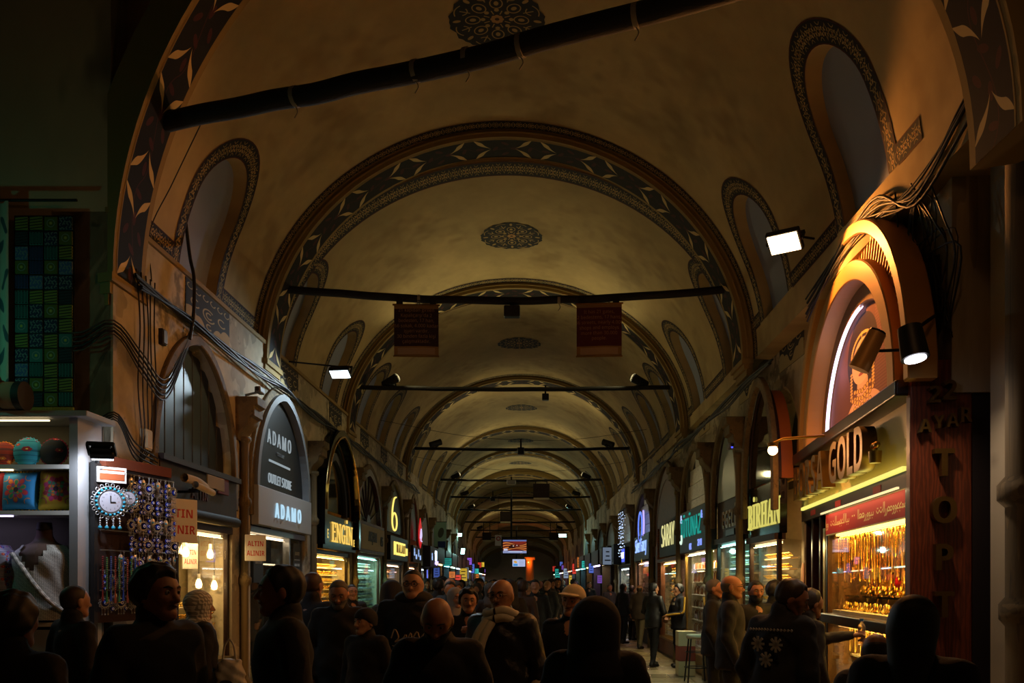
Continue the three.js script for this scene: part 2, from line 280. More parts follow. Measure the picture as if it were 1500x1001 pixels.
// ----- side walls with shop openings
const shopsL = [[8.8, 11.05, 4.3], [11.75, 14.5, 4.42], [15.2, 17.95, 4.34], [18.55, 21.5, 4.2], [22.1, 25, 4.25], [25.55, 28.4, 4.25], [29.1, 32, 4.2]];
const shopsR = [[11.0, 12.5, 4.24], [12.95, 14.75, 4.1], [15.3, 17.95, 4.12], [18.5, 22.1, 4.3], [22.75, 26.5, 4.1], [27.3, 31, 4.1]];
for (let z = 32.7; z < 80; z += 3.6) shopsL.push([z, z + 2.9, 3.9]);
for (let z = 31.8; z < 80; z += 3.9) shopsR.push([z, z + 3.2, 3.9]);
const SP = 2.95;
function archPath(s, x0, x1, y0, ysp, apex, point = .1) {     // pointed-round opening
  const c = (x0 + x1) / 2, hw = (x1 - x0) / 2; s.moveTo(x0, y0); s.lineTo(x1, y0); s.lineTo(x1, ysp);
  for (let i = 1; i < 28; i++) { const t = Math.PI * i / 28; const k = Math.sin(t); s.lineTo(c + hw * Math.cos(t), ysp + (apex - ysp) * (k * (1 - point) + point * (1 - Math.abs(Math.cos(t))))); }
  s.lineTo(x0, ysp); s.lineTo(x0, y0); return s;
}
function sideWall(name, s, d0, d1, list, top) {
  const w = d1 - d0, sh = new THREE.Shape(); sh.moveTo(0, 0); sh.lineTo(w, 0); sh.lineTo(w, top); sh.lineTo(0, top);
  for (const [a, b, ap] of list) if (a > d0 && b < d1) { const h = new THREE.Path(); const [p, q] = s > 0 ? [a - d0, b - d0] : [d1 - b, d1 - a]; archPath(h, p, q, .001, SP, ap); sh.holes.push(h); }
  const g = new THREE.ExtrudeGeometry(sh, { depth: .55, bevelEnabled: false }).translate(0, 0, -.55);
  const m = struct(mesh(name, g, M.wall), 'stained plaster wall with arched shop openings'); sideAt(m, s, 0, s > 0 ? d0 : d1);
  if (s < 0 && d1 > 30) m.position.x = WR + shift(d1);
  return m;
}
const wallL = sideWall('wall_west', 1, 7.95, 26.3, shopsL, 4.97);
for (const [a, b, ap] of shopsL) if (a < 26.3 && b > 26.3) { }
const wallR = sideWall('wall_east', -1, 10.9, 26.9, shopsR, 4.97);
const wallL2 = sideWall('wall_west_far', 1, 28.6, 84, shopsL, 4.8); wallL2.name = 'wall_west_far';
const wallR2 = sideWall('wall_east_far', -1, 26.9, 84, shopsR, 4.8);
{ const m = struct(mesh('wall_west_middle', (() => { const sh = new THREE.Shape(); sh.moveTo(0, 0); sh.lineTo(2.3, 0); sh.lineTo(2.3, 4.97); sh.lineTo(0, 4.97); const h = new THREE.Path(); archPath(h, .02, 2.1, .001, SP, 4.25); sh.holes.push(h); return new THREE.ExtrudeGeometry(sh, { depth: .55, bevelEnabled: false }).translate(0, 0, -.55); })(), M.wall), 'stained plaster wall with one arched shop opening'); sideAt(m, 1, 0, 26.3); shopsL[5] = [26.32, 28.4, 4.25]; }
// frieze panels and ledge under the windows
for (const [w, s, d0, zs] of [[wallL, 1, 7.95, [[10.25, 1.35], [13.6, .95], [16.7, 1.0], [19.5, .9], [22, .9], [24.6, .9]]], [wallR, -1, 26.9, [[11.4, 1.0], [13.6, .9], [16.7, .9], [19.5, .9], [22, .9], [24.6, .9]]]]) {
  for (const [z, wd] of zs) mesh('frieze_panel', (() => { const g = box(wd, .5, .012, s > 0 ? z - d0 : d0 - z, 4.7, .004); return g; })(), M.frieze, w);
  mesh('ledge', box(s > 0 ? 18.35 : 16, .05, .1, s > 0 ? 9.17 : 8, 4.985, -.02), M.rib, w);
}
// corner pier on the west, side street beyond, near walls on the east, far end
struct(mesh('wall_corner', [box(3.2, 8, .5, -5.42, 4, -8.2)], M.wall), 'pale plaster pier at the street corner');
struct(mesh('wall_side_street', [box(.3, 11, 18, -13.2, 5.5, 0), box(8, 11, .5, -9.5, 5.5, -8.2), box(14, 3.4, .5, -1, 9.8, -8.6)], M.wall), 'dark walls of the side street crossing');
struct(mesh('ceiling', [box(20, .3, 18, -5, 11.2, 0)], M.plaster), 'high dark ceiling of the street crossing');
const orsaDir = Math.atan(.0946);
const OR = (o, d) => { o.position.set(2.91 + .0946 * (d - 6.9), 0, -d); o.rotation.y = -Math.PI / 2 - orsaDir; return o; };   // frame on the slanted gold shop front
OR(struct(mesh('wall_east_near', [box(4.3, 2.9, .5, 0, 4.55, -.52)], M.wall), 'plaster wall above the gold shop'), 8.95);
struct(mesh('wall_east_dark', [box(.5, 11, 15, 3.62, 5.5, .9)], M.wall), 'dark plaster wall past the gold shop');
{ const p = struct(mesh('column', lathe([[.001, 0], [.24, 0], [.24, .5], [.2, .56], [.17, .6], [.17, 1.35], [.21, 1.4], [.21, 1.5], [.17, 1.55], [.17, 2.15], [.22, 2.2], [.22, 2.3], [.17, 2.36], [.17, 4.6], [.25, 4.8], [.001, 4.8]], 24), M.stone), 'dark stone column with ring mouldings past the gold shop'); p.position.set(3.3, 0, -5.9); }
struct(mesh('wall_end', [box(12, 9, .4, -2, 4.5, -84.3)], M.wall), 'far end wall of the bazaar');
struct(mesh('wall_behind', [box(20, 11, .4, -5, 5.5, 8.2)], M.wall), 'wall closing the street behind the viewer');
// ----- engaged columns with corbel capitals
const capGeo = (() => { // bracket capital: profile in x(out)-y, extruded along the wall
  const s = new THREE.Shape(); s.moveTo(0, 0); s.lineTo(.09, .0); s.quadraticCurveTo(.1, .1, .18, .16); s.quadraticCurveTo(.24, .2, .24, .28); s.lineTo(.29, .3); s.lineTo(.29, .42); s.lineTo(.33, .44); s.lineTo(.33, .52); s.lineTo(0, .52);
  return new THREE.ExtrudeGeometry(s, { depth: .34, bevelEnabled: true, bevelSize: .012, bevelThickness: .012, bevelSegments: 1 }).translate(0, 0, -.17).rotateY(-Math.PI / 2);
})();
const shaftGeo = lathe([[.001, 0], [.11, 0], [.11, .35], [.065, .42], [.052, .5], [.052, 1.6], [.085, 1.63], [.09, 1.7], [.058, 1.74], [.052, 1.8], [.052, 2.6], [.085, 2.63], [.09, 2.7], [.058, 2.74], [.052, 2.8], [.052, 3.42], [.085, 3.45], [.085, 3.5], [.001, 3.5]], 16);
let colN = 0;
function pilaster(s, d) {
  const c = struct(mesh('column_' + (++colN), shaftGeo, M.stone), 'slender engaged stone column with bracket capital'); sideAt(c, s, .055, d);
  mesh('capital', capGeo, M.stone, c).position.set(0, 3.46, -.12);
}
for (const d of [11.35, 14.87, 18.25, 21.8, 25.3, 28.75, 32.35, 36, 39.6, 43.2]) pilaster(1, d);
for (const d of [12.72, 15.02, 18.22, 22.42, 26.9, 31.4, 35.4, 39.3, 43.2]) pilaster(-1, d);
// raised archivolts around the openings
function archivolt(s, a, b, ap, m, wd = .13, out = .05, name = 'archivolt') {
  const sh = archPath(new THREE.Shape(), -(b - a) / 2 - wd, (b - a) / 2 + wd, SP - .5, SP, ap + wd), h = archPath(new THREE.Path(), -(b - a) / 2, (b - a) / 2, SP - .52, SP, ap); sh.holes.push(h);
  const g = new THREE.ExtrudeGeometry(archRing(-(b - a) / 2, (b - a) / 2, SP - .4, SP, ap, wd), { depth: out, bevelEnabled: true, bevelSize: .01, bevelThickness: .01, bevelSegments: 1 });
  const o = struct(mesh('trim_arch', g, m), 'raised moulding around the shop arch'); return sideAt(o, s, 0, (a + b) / 2);
}
function archRing(x0, x1, y0, ysp, ap, wd, point = .1) {      // arch band, open below
  const c = (x0 + x1) / 2, hw = (x1 - x0) / 2, sh = new THREE.Shape(), P = (h, a, t) => [c + h * Math.cos(t), ysp + (a - ysp) * (Math.sin(t) * (1 - point) + point * (1 - Math.abs(Math.cos(t))))];
  sh.moveTo(x1, y0); sh.lineTo(x1 + wd, y0); sh.lineTo(x1 + wd, ysp);
  for (let i = 1; i <= 32; i++) sh.lineTo(...P(hw + wd, ap + wd, Math.PI * i / 32));
  sh.lineTo(x0 - wd, y0); sh.lineTo(x0, y0);
  for (let i = 32; i >= 0; i--) sh.lineTo(...P(hw, ap, Math.PI * i / 32));
  return sh;
}
shopsL.slice(0, 9).forEach(([a, b, ap], i) => archivolt(1, a, b, ap, M.stone, i ? .1 : .09, .04));
shopsR.slice(0, 8).forEach(([a, b, ap], i) => archivolt(-1, a, b, ap, M.stone, .12, .05));
// ---------- overhead: tie beams, banners, lamps, screens ----------
function beam(label, a, b, r, sag, straps = []) {
  const o = thing('tie_beam', label, 'beam', 'iron tie beams across the street');
  const n = 16, pts = Array.from({ length: n + 1 }, (_, i) => { const t = i / n; return V(mix(a.x, b.x, t), mix(a.y, b.y, t) - sag * Math.sin(Math.PI * t) + (rnd() - .5) * r * .25, mix(a.z, b.z, t)); });
  mesh('bar', tube(pts, r, 48, 10), M.wrap, o);
  for (const t of straps) { const p = V(mix(a.x, b.x, t), mix(a.y, b.y, t) - sag * Math.sin(Math.PI * t), mix(a.z, b.z, t)), d = b.clone().sub(a).normalize().multiplyScalar(.02); mesh('strap', rod(p.clone().sub(d), p.clone().add(d), r * 1.05, r * 1.05, 12), M.strap, o); mesh('strap_tail', tube([p.clone().add(V(0, -r, 0)), p.clone().add(V(.02, -r - .05, .01)), p.clone().add(V(-.01, -r - .1, 0))], .006, 6, 4), M.strap, o); }
  return o;
}
beam('thick wrapped beam with pale straps crossing at a slant before the first medallion', V(-3.45, 5.93, -8.25), V(2.7, 5.93, -5.78), .085, .1, [.22, .4, .47, .54, .68]);
beam('wrapped tie beam carrying two maroon text banners and a loudspeaker', V(-3.56, 5.83, -12.68), V(2.68, 5.83, -12.68), .055, .16, [.3, .62]);
ribs.slice(1, 9).forEach((d, i) => beam(['dark tie beam carrying spotlights just past the two maroon banners', 'plain dark tie beam between the third pair of arch limbs', 'dark tie beam holding a boxed lamp and a hanging panel', 'dark tie beam the screen pole hangs from', 'thin dark tie beam before the screens', 'thin dark tie beam above the upper screen', 'thin dark tie beam behind the screens', 'thinnest dark tie beam deep in the bazaar'][i], V(AX(d) - 3.14, [5.6, 5.57, 5.62, 5.5, 5.38, 5.1, 4.95, 4.8][i], -d - .3), V(AX(d) + 3.14, [5.6, 5.57, 5.62, 5.5, 5.38, 5.1, 4.95, 4.8][i], -d - .3), .045, .04));
function textPanel(lines, w, h, bg, fg, size, border) {
  return canvas(512, Math.round(512 * h / w), (g, cw, ch) => {
    g.fillStyle = bg; g.fillRect(0, 0, cw, ch); if (border) { g.fillStyle = border; g.fillRect(0, 0, cw, ch * .06); g.fillRect(0, ch * .8, cw, ch * .2); g.fillStyle = '#8f7b62'; g.fillRect(cw * .08, ch * .83, cw * .84, ch * .13); }
    g.fillStyle = fg; g.font = size + 'px sans-serif'; g.textAlign = 'center';
    const y0 = ch * .4 - (lines.length - 1) * size * .58; lines.forEach((l, i) => g.fillText(l, cw / 2, y0 + i * size * 1.16 + size * .3));
  });
}
function banner(label, x, d, w, h, top, lines, bg, turn) {
  const o = thing('hanging_banner', label, 'banner', 'maroon banners about the bazaar');
  o.position.set(x, top, -d); o.rotation.y = turn;
  const m = mat(0xffffff, .9, { map: textPanel(lines, w, h, bg, '#8d6f49', 52, '#7d6238') });
  const g = new THREE.PlaneGeometry(w, h, 10, 8); const p = g.attributes.position; for (let i = 0; i < p.count; i++) p.setZ(i, .012 * Math.sin(p.getX(i) * 9 + 1) * (1 - p.getY(i) / h));
  g.computeVertexNormals(); mesh('cloth', g.translate(0, -h / 2 - .1, 0), m, o);
  const bk = g.clone().translate(0, 0, -.006); mesh('backing', bk, M.redDark, o);
  mesh('top_bar', rod(V(-w / 2 - .02, -.09, 0), V(w / 2 + .02, -.09, 0), .014), M.brass, o); mesh('bottom_bar', rod(V(-w / 2 - .01, -h - .1, 0), V(w / 2 + .01, -h - .1, 0), .012), M.brass, o);
  for (const s of [-.75, .75]) mesh('hanger', box(.09, .1, .02, s * w / 2, -.04, 0), M.iron, o);
}
banner('maroon banner with Turkish text hanging from the wrapped tie beam', -1.72, 12.62, .63, .72, 5.68, ['21 kapıdan girilen', "Kapalıçarşı'da 2", 'bedesten, 17 han,', '66 sokak, 4.000 kadar', 'işyeri vardır.', '30 binden fazla kişi', 'çalışmaktadır.'], '#2a1419', .05);
banner('maroon banner with English text hanging from the wrapped tie beam', .88, 12.62, .64, .74, 5.7, ['It has 21 gates,', '2 bedestens, 17 hans,', '66 streets, nearly 4.000', 'shops and employs', 'more than 30.000', 'people.'], '#4a1620', -.06);
{ const o = thing('loudspeaker', 'small black box loudspeaker under the middle of the wrapped tie beam', 'loudspeaker'); o.position.copy(W(750, 457, 12.65)); mesh('cabinet', rbox(.23, .16, .14, .02), M.black, o); mesh('bracket', box(.06, .12, .03, 0, .13, 0), M.iron, o); mesh('grille', box(.2, .13, .01, 0, 0, .072), M.dark, o); }
// plain panels hanging deep in the street
for (const [px, py, w, d, by, l] of [[793, 719, 24, 34.3, 5.62, 'dark hanging panel beside the boxed lamp on a far beam'], [741, 757, 17, 45.7, 5.36, 'dark hanging panel before the upper screen'], [713, 786, 13, 50.9, 5.1, 'small dark hanging panel over the western shops deep inside'], [811, 786, 13, 50.9, 5.1, 'small dark hanging panel over the eastern shops deep inside']]) {
  const o = thing('hanging_notice', l, 'banner', 'dark panels hanging deep in the street'); o.position.copy(W(px, py, d)); const s = w * d / F;
  mesh('panel', rbox(s, s * .85, .04, .01), mat(0x2a1d1c, .9), o); mesh('lower_strip', box(s * .95, s * .12, .03, 0, -s * .5, 0), M.cream, o); for (const q of [-1, 1]) { const hh = by - o.position.y; mesh('hanger', box(.04, hh, .02, q * s * .35, hh / 2, -.01), M.iron, o); }
}
{ const o = thing('hanging_notice', 'white hanging notice with red emblem beside the upper screen', 'sign'); o.position.copy(W(730, 792, 40.1)); mesh('panel', box(.3, .48, .03), M.white, o); mesh('emblem', new THREE.TorusGeometry(.08, .02, 8, 20).translate(0, .08, .02), M.red, o); mesh('cord', rod(V(0, .24, 0), V(0, 2.0, 0), .008), M.iron, o); }
{ const o = thing('hanging_lamp', 'pale boxed lamp hanging from a far tie beam', 'lamp'); o.position.copy(W(749, 707, 34.3)); mesh('housing', rbox(.36, .16, .2, .03), M.grey, o); mesh('bracket', box(.06, .16, .03, 0, .14, 0), M.iron, o); mesh('diffuser', box(.3, .02, .16, 0, -.085, 0), M.cream, o); }
for (const [px, py, d, l] of [[763, 661, 25.9, 'square black loudspeaker under the third tie beam'], [722, 731, 40.1, 'square black loudspeaker near the screen pole'], [799, 582, 26, 'small dark sensor hanging under the crown of the vault']]) { const o = thing('loudspeaker', l, 'loudspeaker'); o.position.copy(W(px, py, d)); mesh('cabinet', rbox(.2, .2, .15, .02), M.black, o); mesh('bracket', box(.05, .3, .03, 0, .2, 0), M.iron, o); mesh('grille', box(.17, .17, .01, 0, 0, .078), M.dark, o); }
// screens
function screen(label, px, py, w, h, d, tex, I, pole) {
  const o = thing('hanging_screen', label, 'screen'); o.position.copy(W(px, py, d)); o.rotation.y = .06;
  mesh('casing', rbox(w + .12, h + .12, .12, .02, 0, 0, -.07), M.black, o); mesh('bezel', [box(w + .12, .05, .02, 0, h / 2 + .03, 0), box(w + .12, .05, .02, 0, -h / 2 - .03, 0), box(.05, h, .02, w / 2 + .03, 0, 0), box(.05, h, .02, -w / 2 - .03, 0, 0)], M.blackGloss, o);
  mesh('display', box(w, h, .006, 0, 0, .003), new THREE.MeshStandardMaterial({ color: 0x050505, roughness: .3, emissive: 0xffffff, emissiveMap: tex, emissiveIntensity: .9 }), o); mesh('pole', rod(V(-.15, h / 2, -.08), V(-.15, h / 2 + pole, -.08), .045), M.iron, o);
  area(o, 0xbfb0c0, I, w, h, [0, 0, .02], [0, 0, 3]);
}
screen('upper hanging screen showing a red and brown product film', 754, 801, 1.06, .6, 40, canvas(256, 144, (g) => {
  g.fillStyle = '#7a2418'; g.fillRect(0, 0, 256, 144); for (let i = 0; i < 9; i++) { g.strokeStyle = i % 2 ? '#c8783a' : '#4a1210'; g.lineWidth = 12; g.beginPath(); g.moveTo(-10, 30 + i * 14); g.bezierCurveTo(80, i * 16 - 20, 150, 120 - i * 6, 270, 20 + i * 15); g.stroke(); }
  g.fillStyle = '#2a0c0a'; g.beginPath(); g.ellipse(105, 72, 44, 20, -.2, 0, 7); g.fill(); g.fillStyle = '#5a2016'; g.beginPath(); g.ellipse(150, 64, 34, 16, .1, 0, 7); g.fill(); g.fillStyle = '#f4e0d0'; g.beginPath(); g.arc(112, 66, 6, 0, 7); g.arc(152, 60, 5, 0, 7); g.fill();
  g.fillStyle = '#5c6ea8'; g.fillRect(0, 0, 256, 16); g.fillStyle = '#8894c0'; g.fillRect(0, 118, 256, 26); g.fillStyle = '#c8d0e8'; g.fillRect(8, 96, 42, 20); g.fillRect(60, 124, 150, 8);
}), .5, 2.3);
screen('lower hanging screen showing a pale blue map page', 760, 825, .8, .46, 56.22, canvas(128, 80, (g) => { g.fillStyle = '#b8c4e8'; g.fillRect(0, 0, 128, 80); g.fillStyle = '#3a90d8'; g.fillRect(8, 50, 44, 24); g.fillStyle = '#d8a040'; g.beginPath(); g.ellipse(30, 30, 18, 12, .4, 0, 7); g.fill(); g.fillStyle = '#8c98c0'; for (let i = 0; i < 6; i++) g.fillRect(66, 14 + i * 10, 50, 4); }), .5, 2.1);
// flood lamps: housing, bright face and the light in front of it
function flood(label, p, to, w, h, color, face, I, opt = {}) {
  const o = thing('flood_lamp', label, 'lamp', opt.group); o.position.copy(p); o.lookAt(to);
  mesh('housing', [rbox(w * 1.15, h * 1.2, .07, .015, 0, 0, -.05), ...Array.from({ length: 5 }, (_, k) => box(w * .9, h * .9 / 9, .05, 0, (k - 2) * h * .18, -.1))], M.black, o);
  mesh('lamp_face', box(w, h, .012, 0, 0, -.008), lit(opt.faceC ?? color, face), o);
  mesh('yoke', [box(.02, .03, .12, -w * .6, 0, -.09), box(.02, .03, .12, w * .6, 0, -.09), box(w * 1.24, .03, .02, 0, 0, -.15)], M.iron, o);
  const l = new THREE.SpotLight(color, I, 0, opt.angle ?? 1.35, opt.pen ?? .35, 2); l.position.set(0, 0, .02); l.castShadow = true; l.shadow.radius = opt.r ?? 4; o.add(l); l.target.position.set(0, 0, 3); o.add(l.target);
  if (opt.arm) { o.updateMatrixWorld(); mesh('arm', rod(V(0, 0, -.16), o.worldToLocal(opt.arm.clone()), .012), M.iron, o); }
  return o;
}
flood('glaring orange sodium flood lamp on the wall beside the gold shop arch', V(2.5, 5.08, -9.0), V(2.0, 3.9, -8.25), .3, .2, 0xffa04a, 9, 22, { arm: V(2.9, 5.25, -9.3), angle: 1.5, pen: .1, faceC: 0xffd8a0 });
flood('white flood lamp on a long arm beside the black arched sign', V(-2.98, 4.78, -13.4), V(-3.05, 3.9, -12.9), .28, .15, 0xd9f2ff, 7, 12, { arm: V(-3.75, 4.98, -13.4), angle: 1.5 });
flood('cold white flood lamp deep inside above the western shops', W(671, 784, 48), W(700, 830, 44), .42, .18, 0xb8fff0, 5, 8, { arm: V(AX(48) - 3.1, 4.6, -48) });
flood('cold white flood lamp deep inside above the eastern shops', W(824, 785, 48), W(790, 830, 44), .42, .18, 0xb8fff0, 5, 8, { arm: V(AX(48) + 3.1, 4.6, -48) });
flood('small cold flood lamp tilted down over the far western shops', W(678, 808, 44), W(700, 830, 42), .2, .3, 0xb8fff0, 4, 4, { arm: V(AX(44) - 3.1, 3.4, -44) });
flood('orange sodium flood lamp high over the street crossing', V(1.9, 5.2, -4.0), V(-1.0, 1.4, -7.4), .3, .2, 0xffb878, 9, 7, { arm: V(3.35, 5.4, -4.0), angle: .88, pen: .5 });
// spotlights on the beams, turned up to the vault
const canGeo = merge([new THREE.CylinderGeometry(.095, .08, .34, 18, 1, true).rotateX(Math.PI / 2).translate(0, 0, -.03), new THREE.CylinderGeometry(.088, .073, .34, 18, 1, true).rotateX(Math.PI / 2).translate(0, 0, -.03), rod(V(0, 0, -.21), V(0, 0, -.19), .08, .08, 18)]);
function upLight(label, p, to, I) {
  const o = thing('beam_spotlight', label, 'lamp', 'spotlights on the tie beams'); o.position.copy(p); o.lookAt(to);
  mesh('can', [canGeo], M.black, o); mesh('lens', rod(V(0, 0, -.17), V(0, 0, -.16), .07, .07, 16), lit(0xffc880, 1.5), o); mesh('bracket', [box(.02, .03, .1, .1, 0, 0), box(.22, .02, .02, 0, -.1, -.02), box(.02, .12, .02, .1, -.05, 0)], M.iron, o);
  const l = new THREE.SpotLight(0xffeaa8, I, 0, 1.35, .9, 2); l.position.set(0, 0, .14); l.castShadow = true; l.shadow.radius = 5; o.add(l); l.target.position.set(0, 0, 3); o.add(l.target);
}
const ups = [[18, 5.62, 'dark spotlight near the WEST end of the beam past the maroon banners'], [26, 5.6, 'dark spotlight at the WEST end of the third tie beam'], [34.4, 5.66, 'dark spotlight at the WEST end of the boxed lamp beam'], [40.1, 5.55, 'dark spotlight at the WEST end of the screen pole beam'], [45.7, 5.42, 'far dark spotlight at the WEST end of a thin beam'], [56.3, 5, 'farthest dark spotlight at the WEST end of a thin beam']];
ups.forEach(([d, y, l], i) => { for (const s of [-1, 1]) upLight(l.replace('WEST', s < 0 ? 'western' : 'eastern'), V(AX(d) + s * 2.5, y + .12, -d), V(AX(d) - s * 1.2, y + 1.5, -d + (i % 2 ? -2.0 : 2.0)), [8.5, 9, 8.5, 8, 8, 8][i]); });
// ---------- corner stall on the west: shelf unit, cushions, mannequins, hangings, amulet rack ----------
{
  const o = thing('shelf_unit', 'pale shelf unit with lit shelves of cushions at the street corner', 'shelf'); o.position.set(-4.68, 0, -7.3);
  const w = 1.8, R = w / 2;
  mesh('side_panel', box(.07, 3.04, .42, R - .035, 1.52, -.21), M.greyPanel, o); mesh('side_panel', box(.07, 3.04, .42, -R + .035, 1.52, -.21), M.greyPanel, o);
  mesh('back_panel', box(w, 3.0, .03, 0, 1.5, -.42), mat(0x6a6658, .9), o); mesh('top_board', rbox(w + .14, .05, .5, .01, .03, 3.03, -.2), M.greyPanel, o);
  for (const y of [2.6, 2.22, 1.3]) mesh('shelf', box(w - .14, .035, .4, 0, y, -.2), M.white, o);
  mesh('plinth', box(w - .14, 1.25, .38, 0, .63, -.21), M.greyPanel, o);
  for (const [y, c, I, x, l] of [[2.985, 0xffe0a8, 1.2, .15, 1.2], [2.575, 0xffe0a8, 1.0, -.1, 1.1], [2.195, 0xcfc0ff, 1.6, -.1, 1.1]]) {
    mesh('light_strip', box(l, .012, .018, x - .1, y, -.03), lit(c, 3), o); area(o, c, I * 7, l, .03, [x - .1, y - .012, -.05], [x - .1, y - 1, -.16]);
  }
}
const flowerTex = (bg, cols, n, s0) => canvas(256, 256, (g) => {
  let s = s0; const r = () => { s = (s * 1664525 + 1013904223) >>> 0; return s / 4294967296; };
  g.fillStyle = bg; g.fillRect(0, 0, 256, 256); for (let i = 0; i < 14; i++) { g.fillStyle = 'rgba(10,40,70,.35)'; g.fillRect(0, r() * 256, 256, 3 + r() * 5); }
  for (let i = 0; i < n; i++) { const x = r() * 256, y = r() * 256, R = 10 + r() * 18; g.fillStyle = cols[i % cols.length]; for (let k = 0; k < 6; k++) { g.beginPath(); g.arc(x + Math.cos(k) * R * .6, y + Math.sin(k) * R * .6, R * .45, 0, 7); g.fill(); } g.fillStyle = '#f2d46a'; g.beginPath(); g.arc(x, y, R * .25, 0, 7); g.fill(); }
});
const rosetteTex = (bg, cols, petals) => canvas(256, 256, (g) => {
  g.fillStyle = bg; g.fillRect(0, 0, 256, 256); g.translate(128, 128);
  for (let ring = 3; ring >= 0; ring--) for (let k = 0; k < petals; k++) { g.save(); g.rotate((k + ring * .5) * Math.PI * 2 / petals); g.fillStyle = cols[(ring + k % 2) % cols.length]; g.beginPath(); g.ellipse(0, -22 - ring * 15, 11 + ring * 2, 15 + ring * 2, 0, 0, 7); g.fill(); g.strokeStyle = cols[(ring + 2) % cols.length]; g.lineWidth = 5; g.stroke(); g.restore(); }
  g.fillStyle = '#31203a'; g.beginPath(); g.arc(0, 0, 17, 0, 7); g.fill(); g.strokeStyle = cols[0]; g.lineWidth = 5; for (let k = 0; k < 4; k++) { g.save(); g.rotate(k * Math.PI / 2 + .78); g.beginPath(); g.arc(0, -120, 26, .4, 2.8); g.stroke(); g.restore(); }
});
function pillowGeo(w, h, t) { const g = new THREE.BoxGeometry(w, h, .02, 14, 14, 1), p = g.attributes.position; for (let i = 0; i < p.count; i++) { const u = p.getX(i) / w * 2, v = p.getY(i) / h * 2, k = Math.pow(Math.max(0, (1 - u * u * u * u) * (1 - v * v * v * v)), .6), e = 1 - .05 * (1 - Math.abs(u)) * (Math.abs(v) > .9) - .0; p.setXYZ(i, p.getX(i) * (1 - .06 * (1 - v * v)), p.getY(i) * (1 - .06 * (1 - u * u)), Math.sign(p.getZ(i)) * (.004 + t * k)); } g.computeVertexNormals(); return g; }
function roundCushion(label, x, y, r, tex, trim) {
  const o = thing('round_cushion', label, 'cushion', 'round cushions on the top shelf'); o.position.set(x, y + r, -7.42); o.rotation.x = -.12;
  mesh('cover', new THREE.SphereGeometry(1, 28, 20).scale(r, r, r * .5), mat(0xffffff, .9, { map: tex }), o); mesh('piping', new THREE.TorusGeometry(r * .985, .007, 6, 40), trim, o);
  mesh('pompom', Array.from({ length: 26 }, (_, k) => sph(.008, Math.cos(k * .2417) * r * 1.03, Math.sin(k * .2417) * r * 1.03, 0, 6)), trim, o);
}
roundCushion('turquoise round cushion with red flowers on the top shelf', -4.26, 2.62, .118, flowerTex('#2b93ad', ['#b5303a', '#8c2030'], 9, 5), M.turquoise);
roundCushion('black round cushion with white and red flowers on the top shelf', -4.04, 2.62, .115, flowerTex('#1c1c22', ['#b02838', '#d8d8d8', '#7a1c2a'], 12, 9), mat(0xa02348, .9));
roundCushion('orange and red round cushion at the edge of the top shelf', -4.46, 2.62, .1, flowerTex('#9c3220', ['#d87028', '#c03048'], 10, 3), mat(0xd07a2a, .9));
function squareCushion(label, x, y, s, tex, trim, turn) {
  const o = thing('square_cushion', label, 'cushion', 'square cushions on the second shelf'); o.position.set(x, y + s / 2 + .004, -7.42); o.rotation.set(-.1, turn, 0);
  mesh('cover', pillowGeo(s, s, .07), mat(0xffffff, .85, { map: tex }), o); mesh('pompom', Array.from({ length: 40 }, (_, k) => { const e = k % 4, t = (Math.floor(k / 4) + .5) / 10 - .5; return sph(.009, e < 2 ? (e ? .49 : -.49) * s : t * s * .95, e < 2 ? t * s * .95 : (e === 2 ? .49 : -.49) * s, 0, 6); }), trim, o);
}
squareCushion('mustard yellow square cushion with an embroidered rosette', -3.99, 2.24, .345, rosetteTex('#b3962a', ['#a8326a', '#c8682a', '#3a7a6a', '#8a2a3a'], 8), mat(0xc2a02c, .9), .05);
squareCushion('blue square cushion with embroidered leaf rosette and yellow pompoms', -4.31, 2.24, .33, rosetteTex('#1f74a8', ['#c8702a', '#7a3a8a', '#2a8a6a', '#c03a3a'], 5), mat(0xc89a2c, .9), -.1);
squareCushion('red square cushion at the edge of the second shelf', -4.62, 2.24, .32, rosetteTex('#9a2a30', ['#d86a3a', '#a8326a', '#c89a2c', '#7a1c2a'], 6), mat(0xb04050, .9), 0);
